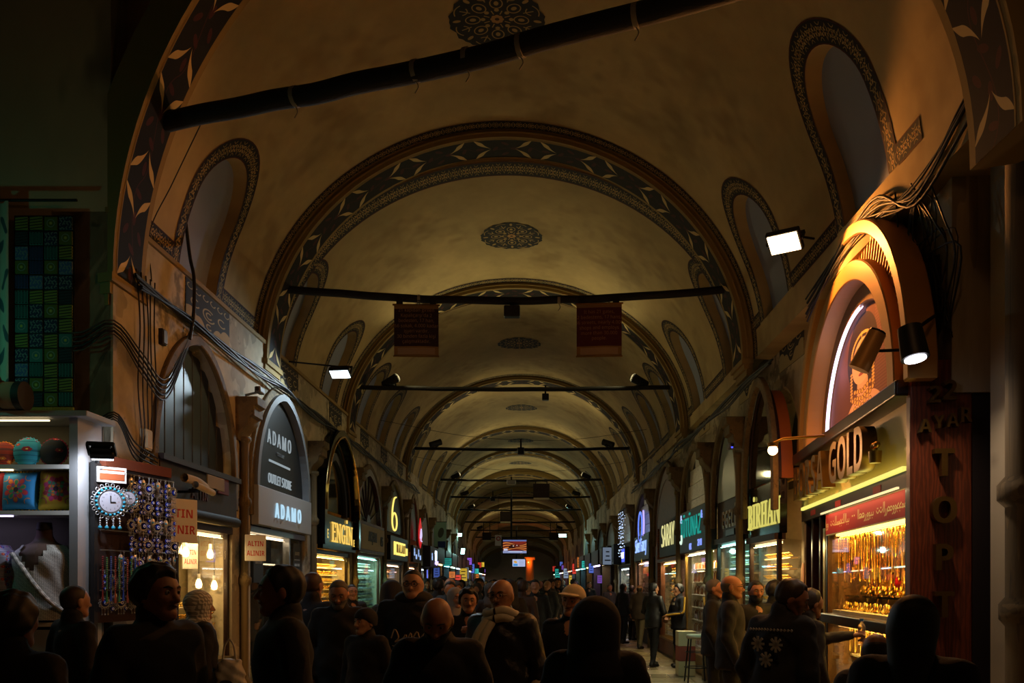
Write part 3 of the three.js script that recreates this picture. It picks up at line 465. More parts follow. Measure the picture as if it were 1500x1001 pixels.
// draped mannequin busts
function bustProfile(y) { const P = [[0, .2], [.12, .19], [.26, .185], [.36, .195], [.43, .185], [.48, .14], [.52, .07], [.56, .055], [.64, .05]]; for (let i = 1; i < P.length; i++) if (y <= P[i][0]) return mix(P[i - 1][1], P[i][1], sstep(P[i - 1][0], P[i][0], y)); return .05; }
function mannequin(label, x, y, d, skin, cloth, open, sc) {
  const o = thing('mannequin', label, 'mannequin', 'mannequin busts below the cushions'); o.position.set(x, y, -d); o.scale.setScalar(sc);
  const grid = (y0, y1, inf, cut) => { const pos = [], uv = [], idx = [], n = 44, m = 26; for (let j = 0; j <= m; j++) for (let i = 0; i <= n; i++) { const t = i / n * Math.PI * 2, Y = mix(y0, y1, j / m), r = bustProfile(Y) + inf * (1 + .5 * Math.sin(t * 9 + Y * 30) + .4 * (1 - j / m) * Math.sin(t * 5 + Y * 8)); pos.push(r * Math.sin(t), Y, r * .62 * Math.cos(t)); uv.push(i / n * 9, j / m * 6); } for (let j = 0; j < m; j++) for (let i = 0; i < n; i++) { const a = j * (n + 1) + i; if (cut) { const Y = mix(y0, y1, (j + .5) / m), t = (i + .5) / n * Math.PI * 2, X = Math.sin(t); if (Math.cos(t) > 0 && Math.abs(X + .12) < (Y - cut) * 3.2) continue; } idx.push(a, a + 1, a + n + 1, a + 1, a + n + 2, a + n + 1); } const g = new THREE.BufferGeometry(); g.setAttribute('position', new THREE.Float32BufferAttribute(pos, 3)); g.setAttribute('uv', new THREE.Float32BufferAttribute(uv, 2)); g.setIndex(idx); g.computeVertexNormals(); return g; };
  mesh('bust', grid(0, .6, 0), skin, o); mesh('neck_cap', cyl(.052, .045, .05, 0, .62, 0, 18), M.dark, o);
  mesh('shawl', grid(-.02, .49, .014, open), cloth, o);
  if (open < .4) { const f = tube([V(-.17, .43, .09), V(-.08, .34, .135), V(.0, .24, .15), V(.1, .12, .14), V(.2, .02, .08)], .016, 24, 6); mesh('shawl_fold', f.scale(1, 1, 1), cloth, o); }
}
const laceTex = dataTex(256, (x, y) => { const i = (y * 2 % 512) * 512 + (x * 2) % 512, f = (Math.sin(x * .28) + Math.sin(y * .28) + Math.sin((x + y) * .2)) > .3, v = f ? 214 : 120 + 60 * nB[i]; return [v, v * .98, v * .93]; });
mannequin('mannequin bust wrapped in a white lace shawl', -4.12, 1.36, 7.42, mat(0x5a4034, .7), mat(0xffffff, .9, { map: laceTex, side: THREE.DoubleSide }), .3, 1.22);
mannequin('mannequin bust in a floral blouse beside the lace shawl', -4.6, 1.36, 7.42, mat(0x2c2a2c, .7), mat(0xffffff, .9, { map: flowerTex('#9a9aa8', ['#b03a3a', '#4a5ab0', '#8a4a9a'], 16, 77), side: THREE.DoubleSide }), .45, 1.22);
{ // barrel bag
  const o = thing('barrel_bag', 'patterned barrel bag lying on top of the shelf unit', 'bag'); o.position.set(-4.6, 3.06, -7.28);
  const clothB = mat(0xffffff, .85, { map: canvas(256, 128, (g) => { g.fillStyle = '#a0896a'; g.fillRect(0, 0, 256, 128); g.strokeStyle = '#4a4238'; g.lineWidth = 5; for (let i = 0; i < 16; i++) { g.beginPath(); g.arc((i % 8) * 32 + 16, i < 8 ? 36 : 92, 12, i, i + 4.5); g.stroke(); } }) });
  mesh('body', lathe([[.001, -.4], [.1, -.39], [.115, -.36], [.115, .36], [.1, .39], [.001, .4]], 24).rotateZ(Math.PI / 2).translate(0, .115, 0), clothB, o);
  mesh('end_cap', cyl(.119, .119, .06, 0, 0, 0, 24).rotateZ(Math.PI / 2).translate(.375, .115, 0), M.dark, o);
  for (const x of [.0, .22]) mesh('strap', new THREE.TorusGeometry(.118, .01, 6, 28).rotateY(Math.PI / 2).translate(x, .115, 0), M.dark, o);
  mesh('handle', tube([V(.0, .22, .03), V(.03, .29, .03), V(.18, .29, .03), V(.22, .22, .03)], .012, 16, 6), M.dark, o);
}
{ // patchwork hanging
  const o = thing('patchwork_hanging', 'patchwork rug of blue and green squares hanging on the corner pier', 'rug'); o.position.set(-4.63, 3.2, -7.86);
  mesh('backing', box(.53, 1.7, .015, .26, .85, -.012), mat(0x141a18, .95), o);
  const cols = ['#1f3f7a', '#2f6a6a', '#6a7a3a', '#142a4a', '#2a7a7a', '#50602a', '#18303a', '#3a5a8a'];
  const mats = cols.map((c, k) => mat(0xffffff, .95, { map: canvas(64, 64, (g) => { g.fillStyle = c; g.fillRect(0, 0, 64, 64); g.strokeStyle = k % 2 ? '#6a8480' : '#0c1420'; g.lineWidth = 4; if (k % 4 === 0) for (let i = 0; i < 4; i++) g.strokeRect(6 + i * 15, 4, 7, 56); else if (k % 4 === 1) { g.beginPath(); g.arc(32, 32, 18, 0, 7); g.stroke(); g.beginPath(); g.arc(32, 32, 7, 0, 7); g.fillStyle = '#9aa050'; g.fill(); } else if (k % 4 === 2) for (let i = 0; i < 5; i++) { g.beginPath(); g.moveTo(0, i * 14 + 4); g.lineTo(64, i * 14 - 4); g.stroke(); } else { for (let i = 0; i < 16; i++) { g.beginPath(); g.arc((i % 4) * 16 + 8, (i >> 2) * 16 + 8, 5, i, i + 3.5); g.stroke(); } } }) }));
  const pg = rbox(.118, .118, .02, .006);
  for (let c = 0; c < 4; c++) for (let r = 0; r < 13; r++) mesh('patch', pg, mats[[0, 7, 4, 2, 3, 6, 0, 1, 7, 2, 5, 4, 3][(c * 5 + r * 4 + ((c * r) % 5)) % 13]], o).position.set(.066 + c * .13, .066 + r * .13 + rr(-.004, .004), 0);
  mesh('fringe', Array.from({ length: 40 }, (_, k) => rod(V(.008 + k * .0132, 0, 0), V(.008 + k * .0132 + rr(-.004, .004), -.09, 0), .004, .003, 5)), mat(0xb0a850, .95), o);
}
{ const o = thing('leaf_print_cloth', 'pale cloth with leaf print hanging beside the patchwork rug', 'cloth'); o.position.set(-4.86, 3.25, -7.83); const g = new THREE.PlaneGeometry(.42, 1.75, 24, 6), p = g.attributes.position; for (let i = 0; i < p.count; i++) p.setZ(i, .03 * Math.sin(p.getX(i) * 40)); g.computeVertexNormals();
  mesh('cloth', g.translate(0, .88, 0), mat(0xffffff, .9, { side: THREE.DoubleSide, map: canvas(128, 256, (c) => { c.fillStyle = '#b7b2a2'; c.fillRect(0, 0, 128, 256); c.fillStyle = '#3d5560'; for (let i = 0; i < 26; i++) { c.beginPath(); c.ellipse((i * 37) % 128, i * 10, 18, 6, i % 2 ? .7 : -.7, 0, 7); c.fill(); } }) }), o); mesh('rail', rod(V(-.22, 1.77, 0), V(.8, 1.77, 0), .012), M.iron, o); }
{ // unseen stall lamp that tints the hanging teal
  const o = thing('stall_lamp', 'green stall lamp shining on the patchwork rug', 'lamp'); o.position.set(-5.35, 3.62, -6.75);
  mesh('bulb', sph(.05, 0, 0, 0, 16), lit(0x58ffc8, 6), o); mesh('cap', cyl(.03, .03, .08, 0, .08, 0), M.iron, o); mesh('cord', rod(V(0, .1, 0), V(0, 2.2, 0), .006), M.cable, o); glow(o, 0x62ffd4, .6, 0, 0, 0, { r: 2.5 });
}
// ----- amulet rack
const RK = (o) => { o.position.set(-3.7, 0, -7.46); o.rotation.y = 1.354; return o; };
{
  const o = RK(thing('amulet_rack', 'dark board hung with silver and blue amulets', 'rack'));
  mesh('board', box(1.02, 1.35, .03, .5, 1.98, -.03), M.velvet, o); mesh('header', box(.9, .09, .06, .52, 2.68, 0), mat(0x6a3018, .8), o); mesh('post', box(.04, 2.66, .04, 0, 1.33, -.03), M.dark, o); mesh('post', box(.04, 2.66, .04, 1.0, 1.33, -.03), M.dark, o);
  for (const y of [2.6, 2.43, 2.26, 2.09, 1.92, 1.75, 1.58]) mesh('rail', rod(V(.0, y, .03), V(1.0, y, .03), .006), M.steel, o);
}
const onRack = (o, x, y, z = .04) => { const t = new THREE.Object3D(); RK(t); t.updateMatrix(); const p = V(x, y, z).applyMatrix4(t.matrix); o.position.copy(p); o.rotation.set(0, 1.354 - .25 + rr(-.3, .3), 0); return o; };
const eyeBead = (o, r, x, y, z) => { const bd = mesh('bead', sph(r, 0, 0, 0, 12).scale(1, 1, .5).translate(x, y, z), M.cobalt, o); mesh('eye', [cyl(r * .55, r * .55, .003, 0, 0, 0, 14).rotateX(Math.PI / 2).translate(x, y, z + r * .5)], M.eyeWhite, bd); mesh('pupil', [cyl(r * .28, r * .28, .003, 0, 0, 0, 10).rotateX(Math.PI / 2).translate(x, y, z + r * .5 + .003)], M.cobalt, bd); };
const protoA = thing('evil_eye_pendant', 'round silver filigree pendant with blue eye bead on the amulet rack', 'amulet', 'pendants on the amulet rack');
mesh('hook', new THREE.TorusGeometry(.008, .002, 5, 12), M.silver, protoA); mesh('chain', rod(V(0, -.005, 0), V(0, -.06, 0), .002, .002, 4), M.silver, protoA);
mesh('filigree', [new THREE.TorusGeometry(.036, .005, 6, 24).translate(0, -.1, 0), ...Array.from({ length: 12 }, (_, k) => new THREE.TorusGeometry(.008, .0025, 5, 10).translate(Math.cos(k * .5236) * .046, -.1 + Math.sin(k * .5236) * .046, 0))], M.silver, protoA); eyeBead(protoA, .024, 0, -.1, .004);
mesh('dangles', Array.from({ length: 3 }, (_, k) => merge([rod(V((k - 1) * .025, -.145, 0), V((k - 1) * .025, -.19, 0), .0018, .0018, 4), sph(.007, (k - 1) * .025, -.195, 0, 6)])), M.silver, protoA);
const protoB = thing('evil_eye_strand', 'strand of blue eye beads on silver links hung on the amulet rack', 'amulet', 'bead strands on the amulet rack');
mesh('chain', Array.from({ length: 12 }, (_, k) => new THREE.TorusGeometry(.007, .0022, 4, 10).rotateY(k % 2 ? Math.PI / 2 : 0).translate(0, -k * .016, 0)), M.silver, protoB); for (let k = 0; k < 3; k++) eyeBead(protoB, .019, rr(-.006, .006), -.05 - k * .05, .008);
const protoC = thing('silver_charm', 'silver oval charm with long dangles on the amulet rack', 'amulet', 'silver charms on the amulet rack');
mesh('plate', new THREE.SphereGeometry(1, 14, 10).scale(.026, .04, .008).translate(0, -.06, 0), M.silver, protoC); mesh('stone', sph(.01, 0, -.06, .008, 8), M.turquoise, protoC); mesh('chain', rod(V(0, 0, 0), V(0, -.02, 0), .002, .002, 4), M.silver, protoC);
mesh('dangles', Array.from({ length: 5 }, (_, k) => merge([rod(V((k - 2) * .011, -.09, 0), V((k - 2) * .012, -.14 - .01 * (2 - Math.abs(k - 2)), 0), .0018, .0018, 4), sph(.006, (k - 2) * .012, -.145 - .01 * (2 - Math.abs(k - 2)), 0, 6)])), M.silver, protoC);
const protos = [protoA, protoB, protoC], usedP = [0, 0, 0];
for (let r = 0; r < 7; r++) for (let c = 0; c < 16; c++) { const k = (r === 1 || r === 3) ? (c % 3 ? 1 : 0) : (c + r * 2) % 3; if (c < 5 && r < 5 && !(c > 2 && r > 3)) continue; const o = usedP[k]++ ? copy(protos[k]) : protos[k]; onRack(o, .04 + c * .062 + rr(-.01, .01), [2.6, 2.43, 2.26, 2.09, 1.92, 1.75, 1.58][r] - .008, .045 + .012 * (c % 2)); }
const dialTex = canvas(128, 128, (g) => { g.fillStyle = '#a8a8b4'; g.fillRect(0, 0, 128, 128); g.fillStyle = '#20222a'; g.font = '13px sans-serif'; g.textAlign = 'center'; for (let k = 1; k <= 12; k++) g.fillText(String(k), 64 + Math.sin(k * .5236) * 48, 69 - Math.cos(k * .5236) * 48); });
function amuletClock(label, x, y, r, n) {
  const o = onRack(thing('amulet_clock', label, 'clock'), x, y, .07); o.rotation.y = .75;
  mesh('wreath', [new THREE.TorusGeometry(r * 1.12, r * .09, 8, 32), new THREE.TorusGeometry(r * 1.45, r * .07, 8, 36)], M.silver, o); mesh('blue_stones', Array.from({ length: n }, (_, k) => sph(r * .13, Math.cos(k / n * 6.2832) * r * 1.28, Math.sin(k / n * 6.2832) * r * 1.28, .01, 8)), M.turquoise, o);
  mesh('filigree', Array.from({ length: n }, (_, k) => new THREE.TorusGeometry(r * .15, r * .04, 5, 12).translate(Math.cos((k + .5) / n * 6.2832) * r * 1.62, Math.sin((k + .5) / n * 6.2832) * r * 1.62, 0)), M.silver, o);
  const dl = mesh('dial', new THREE.CircleGeometry(r, 32).translate(0, 0, .012), mat(0xffffff, .4, { map: dialTex }), o); mesh('clock_hands', [box(r * .08, r * .6, .004, 0, r * .28, .016), box(r * .5, r * .1, .004, r * .22, -r * .05, .016)], M.black, dl);
  if (n > 14) for (let k = 0; k < 4; k++) { mesh('dangle', [rod(V((k - 1.5) * r * .6, -r * 1.5, 0), V((k - 1.5) * r * .6, -r * 2.4, 0), .003, .003, 4), ...Array.from({ length: 4 }, (_, j) => sph(.009, (k - 1.5) * r * .6, -r * (1.65 + j * .22), 0, 6))], M.silver, o); mesh('drop', sph(.017, (k - 1.5) * r * .6, -r * 2.5, 0, 8), M.turquoise, o); }
}
amuletClock('large silver clock wreathed in blue stones at the end of the amulet rack', .07, 2.33, .088, 20);
amuletClock('small silver clock wreathed in blue stones beside the large clock', .3, 2.38, .055, 14);
{ const o = onRack(thing('picture_board', 'small framed orange and white board above the silver clocks', 'sign'), .1, 2.56, .06); o.rotation.y = .8; mesh('frame', box(.24, .13, .02), M.white, o); mesh('panel', box(.2, .09, .01, 0, 0, .012), mat(0xa04c24, .8), o); mesh('stripe', box(.2, .022, .004, 0, .02, .02), M.white, o); }
const tassels = [0x7a1c1c, 0x2a6a3a, 0xa88a2a, 0x24408a, 0x6a6a6a, 0x8a3a1a].map((c) => mat(c, .6));
const strandGeo = merge([...Array.from({ length: 16 }, (_, k) => sph(.0085, 0, -k * .017, 0, 6)), rod(V(0, 0, 0), V(0, -.36, 0), .002, .002, 4), rod(V(0, -.27, 0), V(0, -.37, 0), .004, .011, 6)]);
for (let k = 0; k < 18; k++) { const o = onRack(mesh('bead_strand', strandGeo, tassels[k % 6]), -.02 + k * .026, 1.86 - .01 * (k % 3), .07 + .02 * (k % 2)); tag(o, 'strand of coloured prayer beads hanging below the clocks', 'beads', 'prayer bead strands below the clocks'); }
{ const p = V(-3.52, 2.66, -7.2), o = flood('small white flood lamp over the amulet rack', p, V(-3.66, 2.2, -7.75), .16, .07, 0xe8f0ff, 8, 1.5, { angle: 1.45, r: 2, arm: V(-3.7, 2.66, -7.45) }); }
// ---------- shops ----------
const lunShape = (w, ap, inset = 0, y0 = SP) => { const s = archPath(new THREE.Shape(), -w / 2 + inset, w / 2 - inset, y0 + inset * .5, SP, ap - inset); return s; };
const ext = (s, d, o = {}) => new THREE.ExtrudeGeometry(s, { depth: d, bevelEnabled: false, curveSegments: 10, ...o });
const braceletRow = (r, n, w, y, z, tilt = .5) => Array.from({ length: n }, (_, k) => new THREE.TorusGeometry(r, r * .16, 5, 14).rotateX(tilt).rotateY(((k * 7) % 5 - 2) * .08).translate(-w / 2 + (k + .5) * w / n, y, z));
function goods(kind, w, y0, y1, o) {                            // rows of small wares behind a pane, one mesh per kind
  const G = { gold: [], light: [], dark: [], red: [], cream: [] }; const rows = Math.round((y1 - y0) / (kind === 'bottles' ? .26 : .135));
  for (let r = 0; r < rows; r++) {
    const y = y0 + (r + .6) * (y1 - y0) / rows;
    if (kind === 'gold' || kind === 'silver') { const n = Math.round(w / .075); (r % 2 ? G.gold : G.light).push(...braceletRow(.034, n, w * .96, y, -.3 - .01 * r, .9)); G.cream.push(box(w * .98, .018, .1, 0, y - .045, -.33 - .01 * r)); }
    else { const n = Math.round(w / .1); for (let k = 0; k < n; k++) { const x = -w / 2 + (k + .5) * w / n, h = .1 + .06 * ((k * 3 + r) % 3) / 2; [G.gold, G.red, G.light, G.dark][(k * 5 + r * 3) % 4].push(cyl(.032, .03, h, x, y - .1 + h / 2, -.36, 10), cyl(.012, .012, .03, x, y - .1 + h + .012, -.36, 8)); } G.cream.push(box(w * .98, .014, .2, 0, y - .107, -.38)); }
  }
  return G;
}
const matteBlack = mat(0x060707, .55);
function shop(s, a, b, ap, c) {
  const w = b - a, d = (a + b) / 2, put = (o) => sideAt(o, s, s > 0 ? .14 : -.04, d);
  const f0 = c.f0 ?? 2.42, f1 = c.f1 ?? SP, h0 = c.sill ?? .75;
  // room behind
  const room = sideAt(struct(mesh('wall_shop_interior', [box(w + .3, 3.1, .05, 0, 1.55, -1.6), box(.05, 3.1, 1.1, -w / 2 - .12, 1.55, -1.08), box(.05, 3.1, 1.1, w / 2 + .12, 1.55, -1.08), box(w + .3, .05, 1.1, 0, 3.08, -1.08)], mat(c.room ?? 0x8a7a5a, .85)), 'inside walls of a small shop'), s, 0, d);
  const put3 = (o) => sideAt(o, s, .14, d), o = put3(thing('storefront', c.label, 'shop'));
  const fr = c.frame ?? M.dark, lz = s < 0 ? .03 : .06; let lp;
  // infill of the arch head
  if (c.lun === 'panel') mesh('arch_panel', ext(lunShape(w, ap), .05).translate(0, 0, -.2), c.lunMat ?? matteBlack, o);
  else if (c.lun === 'marble') { const sh = lunShape(w, ap); lp = mesh('arch_panel', ext(sh, .03).translate(0, 0, -.3 + lz), M.dark, o); const rows = 4, hh = (ap - SP) / rows; for (let r = 0; r < rows; r++) { const y = SP + r * hh, k = Math.sqrt(Math.max(0, 1 - ((r + .9) / rows) ** 2)), ww = w * Math.max(.25, k); const n = r < 2 ? 3 : 2; for (let q = 0; q < n; q++) mesh('marble_slab', rbox(ww / n - .008, hh - .008, .03, .004, -ww / 2 + (q + .5) * ww / n, y + hh / 2, -.255 + lz), M.marble, lp); } }
  else if (c.lun === 'glass') { mesh('arch_pane', ext(lunShape(w, ap, .06), .012).translate(0, 0, -.22 + lz), c.lunMat ?? M.tintGlass, o); mesh('arch_frame', ext(archRing(-w / 2 + .06, w / 2 - .06, SP, SP, ap - .06, .06), .06).translate(0, 0, -.25 + lz), fr, o); mesh('arch_back', ext(lunShape(w, ap), .02).translate(0, 0, -.75), mat(c.lunBack ?? 0x3a3a38, .9), o); }
  else if (c.lun === 'fan') {
    mesh('arch_back', ext(lunShape(w, ap), .02).translate(0, 0, -.24), mat(0xa8a690, .9), o); lp = mesh('arch_frame', ext(archRing(-w / 2 + .16, w / 2 - .16, SP, SP, ap - .16, .16), .1).translate(0, 0, -.2), M.woodRed, o); mesh('fan_hub', ext(new THREE.Shape().absarc(0, SP, .22, 0, Math.PI), .08).translate(0, 0, -.22), M.woodRed, o);
    for (let k = 1; k < 9; k++) { const t = Math.PI * k / 9; mesh('fan_bar', rod(V(.2 * Math.cos(t), SP + .2 * Math.sin(t), -.18), V((w / 2 - .1) * Math.cos(t), SP + (ap - SP - .12) * Math.sin(t), -.18), .022, .022, 6), M.woodDark, lp); }
  } else if (c.lun === 'shutter') { const n = 9; lp = mesh('arch_back', ext(lunShape(w, ap), .02).translate(0, 0, -.34), M.black, o); for (let k = 0; k < n; k++) { const x = -w / 2 + (k + .5) * w / n, u = x / (w / 2), hgt = (ap - SP) * Math.sqrt(Math.max(0, 1 - u * u)) * .97; if (hgt > .1) mesh('shutter_slat', rbox(w / n - .015, hgt, .05, .012, x, SP + hgt / 2, -.27), M.shutter, lp); } }
  // frame, sill, panes
  mesh('jamb', box(.07, f0, .05, -w / 2 + .035, f0 / 2, -.2), fr, o); mesh('jamb', box(.07, f0, .05, w / 2 - .035, f0 / 2, -.2), fr, o); mesh('header', box(w, .08, .14, 0, f0 - .04, -.2), fr, o);
  const door = c.door ?? 0, dw = door ? (c.dw ?? .75) : 0, x0 = -w / 2 + .08 + (door < 0 ? dw : 0), x1 = w / 2 - .08 - (door > 0 ? dw : 0), ww = x1 - x0, xc = (x0 + x1) / 2;
  mesh('stall_riser', rbox(ww, h0, .16, .01, xc, h0 / 2, -.2), c.riser ?? fr, o); mesh('sill', box(ww + .02, .04, .24, xc, h0 + .02, -.2), c.sillMat ?? M.brass, o);
  mesh('pane', box(ww, f0 - .08 - h0 - .04, .008, xc, (f0 - .04 + h0) / 2, -.2), c.pane ?? M.glass, o);
  if (door) { const dx = door < 0 ? -w / 2 + .08 + dw / 2 : w / 2 - .08 - dw / 2; mesh('mullion', box(.06, f0, .1, door < 0 ? x0 : x1, f0 / 2, -.2), fr, o); mesh('door_pane', box(dw - .14, f0 - .5, .01, dx, f0 / 2 + .05, -.22), M.glass, o); const df = mesh('door_frame', [box(.06, f0 - .1, .05, dx - dw / 2 + .05, f0 / 2, -.22), box(.06, f0 - .1, .05, dx + dw / 2 - .05, f0 / 2, -.22), box(dw - .06, .2, .05, dx, .12, -.22)], fr, o); mesh('door_handle', rod(V(dx + .22, .9, -.17), V(dx + .22, 1.3, -.17), .014), M.steel, df); }
  // shop lighting: strip under the header
  if (c.I) { mesh('light_strip', box(ww * .9, .03, .05, xc, f0 - .11, -.25), lit(c.lc, c.face ?? 4), o); area(o, c.lc, c.I * 4, ww * .9, .1, [xc, f0 - .13, -.235], [xc, 1.0, -.42]); }
  if (c.goods) {
    const G = goods(c.goods, ww * .96, h0 + .08, c.gTop ?? f0 - .2, o), silver = c.goods === 'silver';
    const put2 = (list, m, l, name, cat) => { if (!list.length) return; const e = mesh(name, list.map((g) => g.translate(xc, 0, 0)), m); put3(e); e.userData.kind = 'stuff'; tag(e, l, cat); };
    put2(G.gold, c.goods === 'bottles' ? mat(0xb08a3a, .3) : silver ? M.silver : M.gold, c.gl[0], c.goods === 'bottles' ? 'shelf_jars' : 'jewellery', c.goods === 'bottles' ? 'jars' : 'jewellery');
    put2(G.light, c.goods === 'bottles' ? mat(0xd8d0b0, .3) : silver ? M.steel : M.goldLight, c.gl[1], c.goods === 'bottles' ? 'shelf_jars' : 'jewellery', c.goods === 'bottles' ? 'jars' : 'jewellery');
    put2([...G.red, ...G.dark], mat(0x7a2018, .35), c.gl[2] ?? 'dark red jars in rows', 'shelf_jars', 'jars'); mesh('display_shelf', G.cream.map((g) => g.translate(xc, 0, 0)), c.goods === 'bottles' ? M.white : M.velvetCream, o).userData.kind = 'stuff';
  }
  return { o, w, d, put, f0, f1, ap };
}
function sign(k, label, parts, out = .0, group) { const o = k.put(thing('shop_sign', label, 'sign', group)); for (const [name, g, m] of parts) mesh(name, g, m, o).position.z += out; return o; }
const T = (str, size, depth, x, y, z, sx = 1, f = font) => lettering(str, size, Math.min(depth, .012), f).scale(sx, 1, 1).translate(x, y, z);
const warm = 0xffc873, gold1 = 0xffcc66, cool = 0xdff4ff, teal = 0xa8fff0;

// --- west side
{ const [a, b, ap] = shopsL[0];
  const k = shop(1, a, b, ap, { label: 'dark jewellery shop with shuttered arch behind the amulet rack', lun: 'shutter', frame: M.woodDark, door: -1, dw: .52, gTop: 1.45, f0: 2.32, sill: .7, room: 0x9a8a60, I: 12, lc: 0xffd48a, goods: 'gold', gl: ['gold bangles in the shop window with bare bulbs', 'pale gold rings in the shop window with bare bulbs'] });
  sign(k, 'dark wooden fascia board under the shuttered arch', [['board', rbox(2.24, .52, .08, .01, 0, 2.62, -.12), M.woodDark], ['cornice', box(2.3, .06, .14, 0, 2.9, -.1), M.woodDark], ['roller_box', new THREE.CylinderGeometry(.06, .06, 2.1, 14).rotateZ(Math.PI / 2).translate(0, 2.38, -.06), M.dark], ['red_panel', rbox(.36, .2, .02, .01, .55, 2.78, -.05), mat(0x5a1c16, .7)], ['lettering', T('ALTIN', .12, .01, -.1, 2.62, -.08), mat(0x4a2018, .6)]]);
  for (const [x, y, z, n] of [[-.1, 2.0, -.34], [.12, 1.98, -.32], [.82, 1.98, -.3], [.5, 2.02, -.5], [.9, 1.6, -.28], [.72, 1.62, -.4]]) { const o = k.put(thing('bare_bulb', 'bare glowing bulb inside the dark jewellery shop', 'bulb', 'bare bulbs in the dark jewellery shop')); o.translateX(x); o.translateY(y); o.translateZ(z); mesh('bulb', lathe([[.001, -.05], [.03, -.04], [.04, 0], [.03, .04], [.016, .07], [.001, .075]], 14), lit(0xffd890, 7), o); mesh('socket', cyl(.02, .02, .06, 0, .1, 0, 10), M.white, o); mesh('cord', rod(V(0, .12, 0), V(0, Math.max(.15, 2.28 - y), 0), .004), M.cable, o); glow(o, 0xffcf86, .12, 0, 0, 0, { r: 1.5 }); }
  const txt = (w) => mat(0xffffff, .6, { map: canvas(256, 256, (g) => { g.fillStyle = '#d9d6d2'; g.fillRect(0, 0, 256, 256); g.fillStyle = '#b3232a'; g.font = 'bold 74px sans-serif'; g.textAlign = 'center'; g.fillText('ALTIN', 128, 110, 236); g.fillText('ALINIR', 128, 210, 236); }) });
  const p = (label, w, h, pos, turn) => { const o = thing('notice_board', label, 'sign'); o.position.copy(pos); o.rotation.y = turn; mesh('frame', rbox(w + .02, h + .02, .02, .006), M.white, o); mesh('print', new THREE.PlaneGeometry(w, h).translate(0, 0, .0115), txt(), o); mesh('bracket', box(.03, .05, .1, 0, h / 2 - .05, -.05), M.iron, o); };
  p('white board with red lettering behind the amulet rack', .44, .42, V(-3.62, 2.27, -8.92), 1.0);
  p('white board with red lettering tied to the engaged column', .24, .31, V(-3.55, 2.08, -11.18), .55);
  p('small white card with red lettering inside the bulb-lit window', .2, .28, V(-4.05, 1.95, -10.35), 1.1);
}
{ const [a, b, ap] = shopsL[1];
  const k = shop(1, a, b, ap, { label: 'clothing outlet with black arched sign and grey fascia', lun: 'panel', frame: M.steel, f0: 2.4, sill: .25, door: 1, room: 0x2c2c2c, I: 2.5, lc: 0xffe0b0 });
  const wl = lit(0xcfe0e8, .42);
  sign(k, 'black arched sign panel with pale lettering above the outlet', [['arch_rim', ext(archRing(-k.w / 2 + .1, k.w / 2 - .1, SP, SP, ap - .1, .1), .12).translate(0, 0, -.16), M.grey], ['lettering', T('A D A M O', .2, .012, -.05, 3.72, -.14, .95, fontR), wl], ['small_lettering', T('FOR U LADY', .05, .008, 0, 3.52, -.14, 1, fontR), mat(0x6a7074, .5)], ['rule', box(1.05, .03, .012, -.02, 3.38, -.14), wl], ['lower_lettering', T('OUTLET STORE', .135, .012, -.02, 3.13, -.14, .95, fontR), wl]]);
  sign(k, 'grey fascia sign with glowing white letters over the outlet', [['board', rbox(k.w, .53, .1, .01, 0, 2.68, -.08), M.greyPanel], ['lettering', T('A D A M O', .21, .05, .0, 2.66, -.02, 1.0), lit(0xbfe8ff, .9)]]);
  { const o = k.put(new THREE.Object3D()); } 
  const o = k.put(thing('window_letter', 'yellow glowing letter hanging inside the outlet window', 'sign')); mesh('letter', T('S', .3, .04, -.4, 2.0, -.55), lit(0xf0d040, 1.0), o); mesh('hanger', rod(V(-.4, 2.14, -.53), V(-.4, 2.38, -.53), .006), M.iron, o);
  for (const [x, l] of [[-.95, 'grey poster with white lettering at the near end of the outlet window'], [1.0, 'grey poster with white lettering on the outlet door']]) { const q = k.put(thing('window_poster', l, 'poster')); mesh('panel', box(.42, .62, .012, x, 1.95, -.17), mat(0x2c3238, .6), q); mesh('lettering', T('ADAMO', .06, .004, x, 2.1, -.163, .9, fontR), mat(0xa8b0b4, .5), q); mesh('rule', box(.3, .012, .004, x, 2.0, -.162), mat(0xa8b0b4, .5), q); mesh('lower_lettering', T('OUTLET STORE', .04, .004, x, 1.92, -.163, .8, fontR), mat(0xa8b0b4, .5), q); }
}
{ const [a, b, ap] = shopsL[2];
  const k = shop(1, a, b, ap, { label: 'gold shop in a black pointed arch with gilded edge', lun: 'glass', lunBack: 0x20221e, frame: M.blackGloss, f0: 2.22, sill: .7, room: 0xb89a50, I: 26, lc: gold1, goods: 'gold', gl: ['gold bracelets in rows below the black gilded arch', 'pale gold chains in rows below the black gilded arch'] });
  sign(k, 'black arch sign with glowing gold name over the bright gold window', [['board', rbox(k.w, .62, .1, .01, 0, 2.54, -.06), M.blackGloss], ['lettering', T('ENGİN', .36, .06, .1, 2.6, .0, 1.05, fontS), lit(0xffd060, .95)], ['badge', [T('E', .16, .03, -1.1, 2.5, .0)], lit(0xffd060, .8)], ['end_badge', T('E', .14, .03, 1.12, 2.42, 0), lit(0xffd060, .8)], ['outer_arch', ext(archRing(-k.w / 2 + .02, k.w / 2 - .02, 2.3, SP, ap - .02, .16), .16).translate(0, 0, -.1), M.blackGloss], ['gilded_edge', ext(archRing(-k.w / 2 + .0, k.w / 2 - .0, 2.9, SP, ap - .0, .025), .02).translate(0, 0, .06), M.gold], ['inner_arch', ext(archRing(-k.w / 2 + .5, k.w / 2 - .5, 2.9, SP, ap - .42, .14), .1).translate(0, 0, -.2), M.black]]);
}
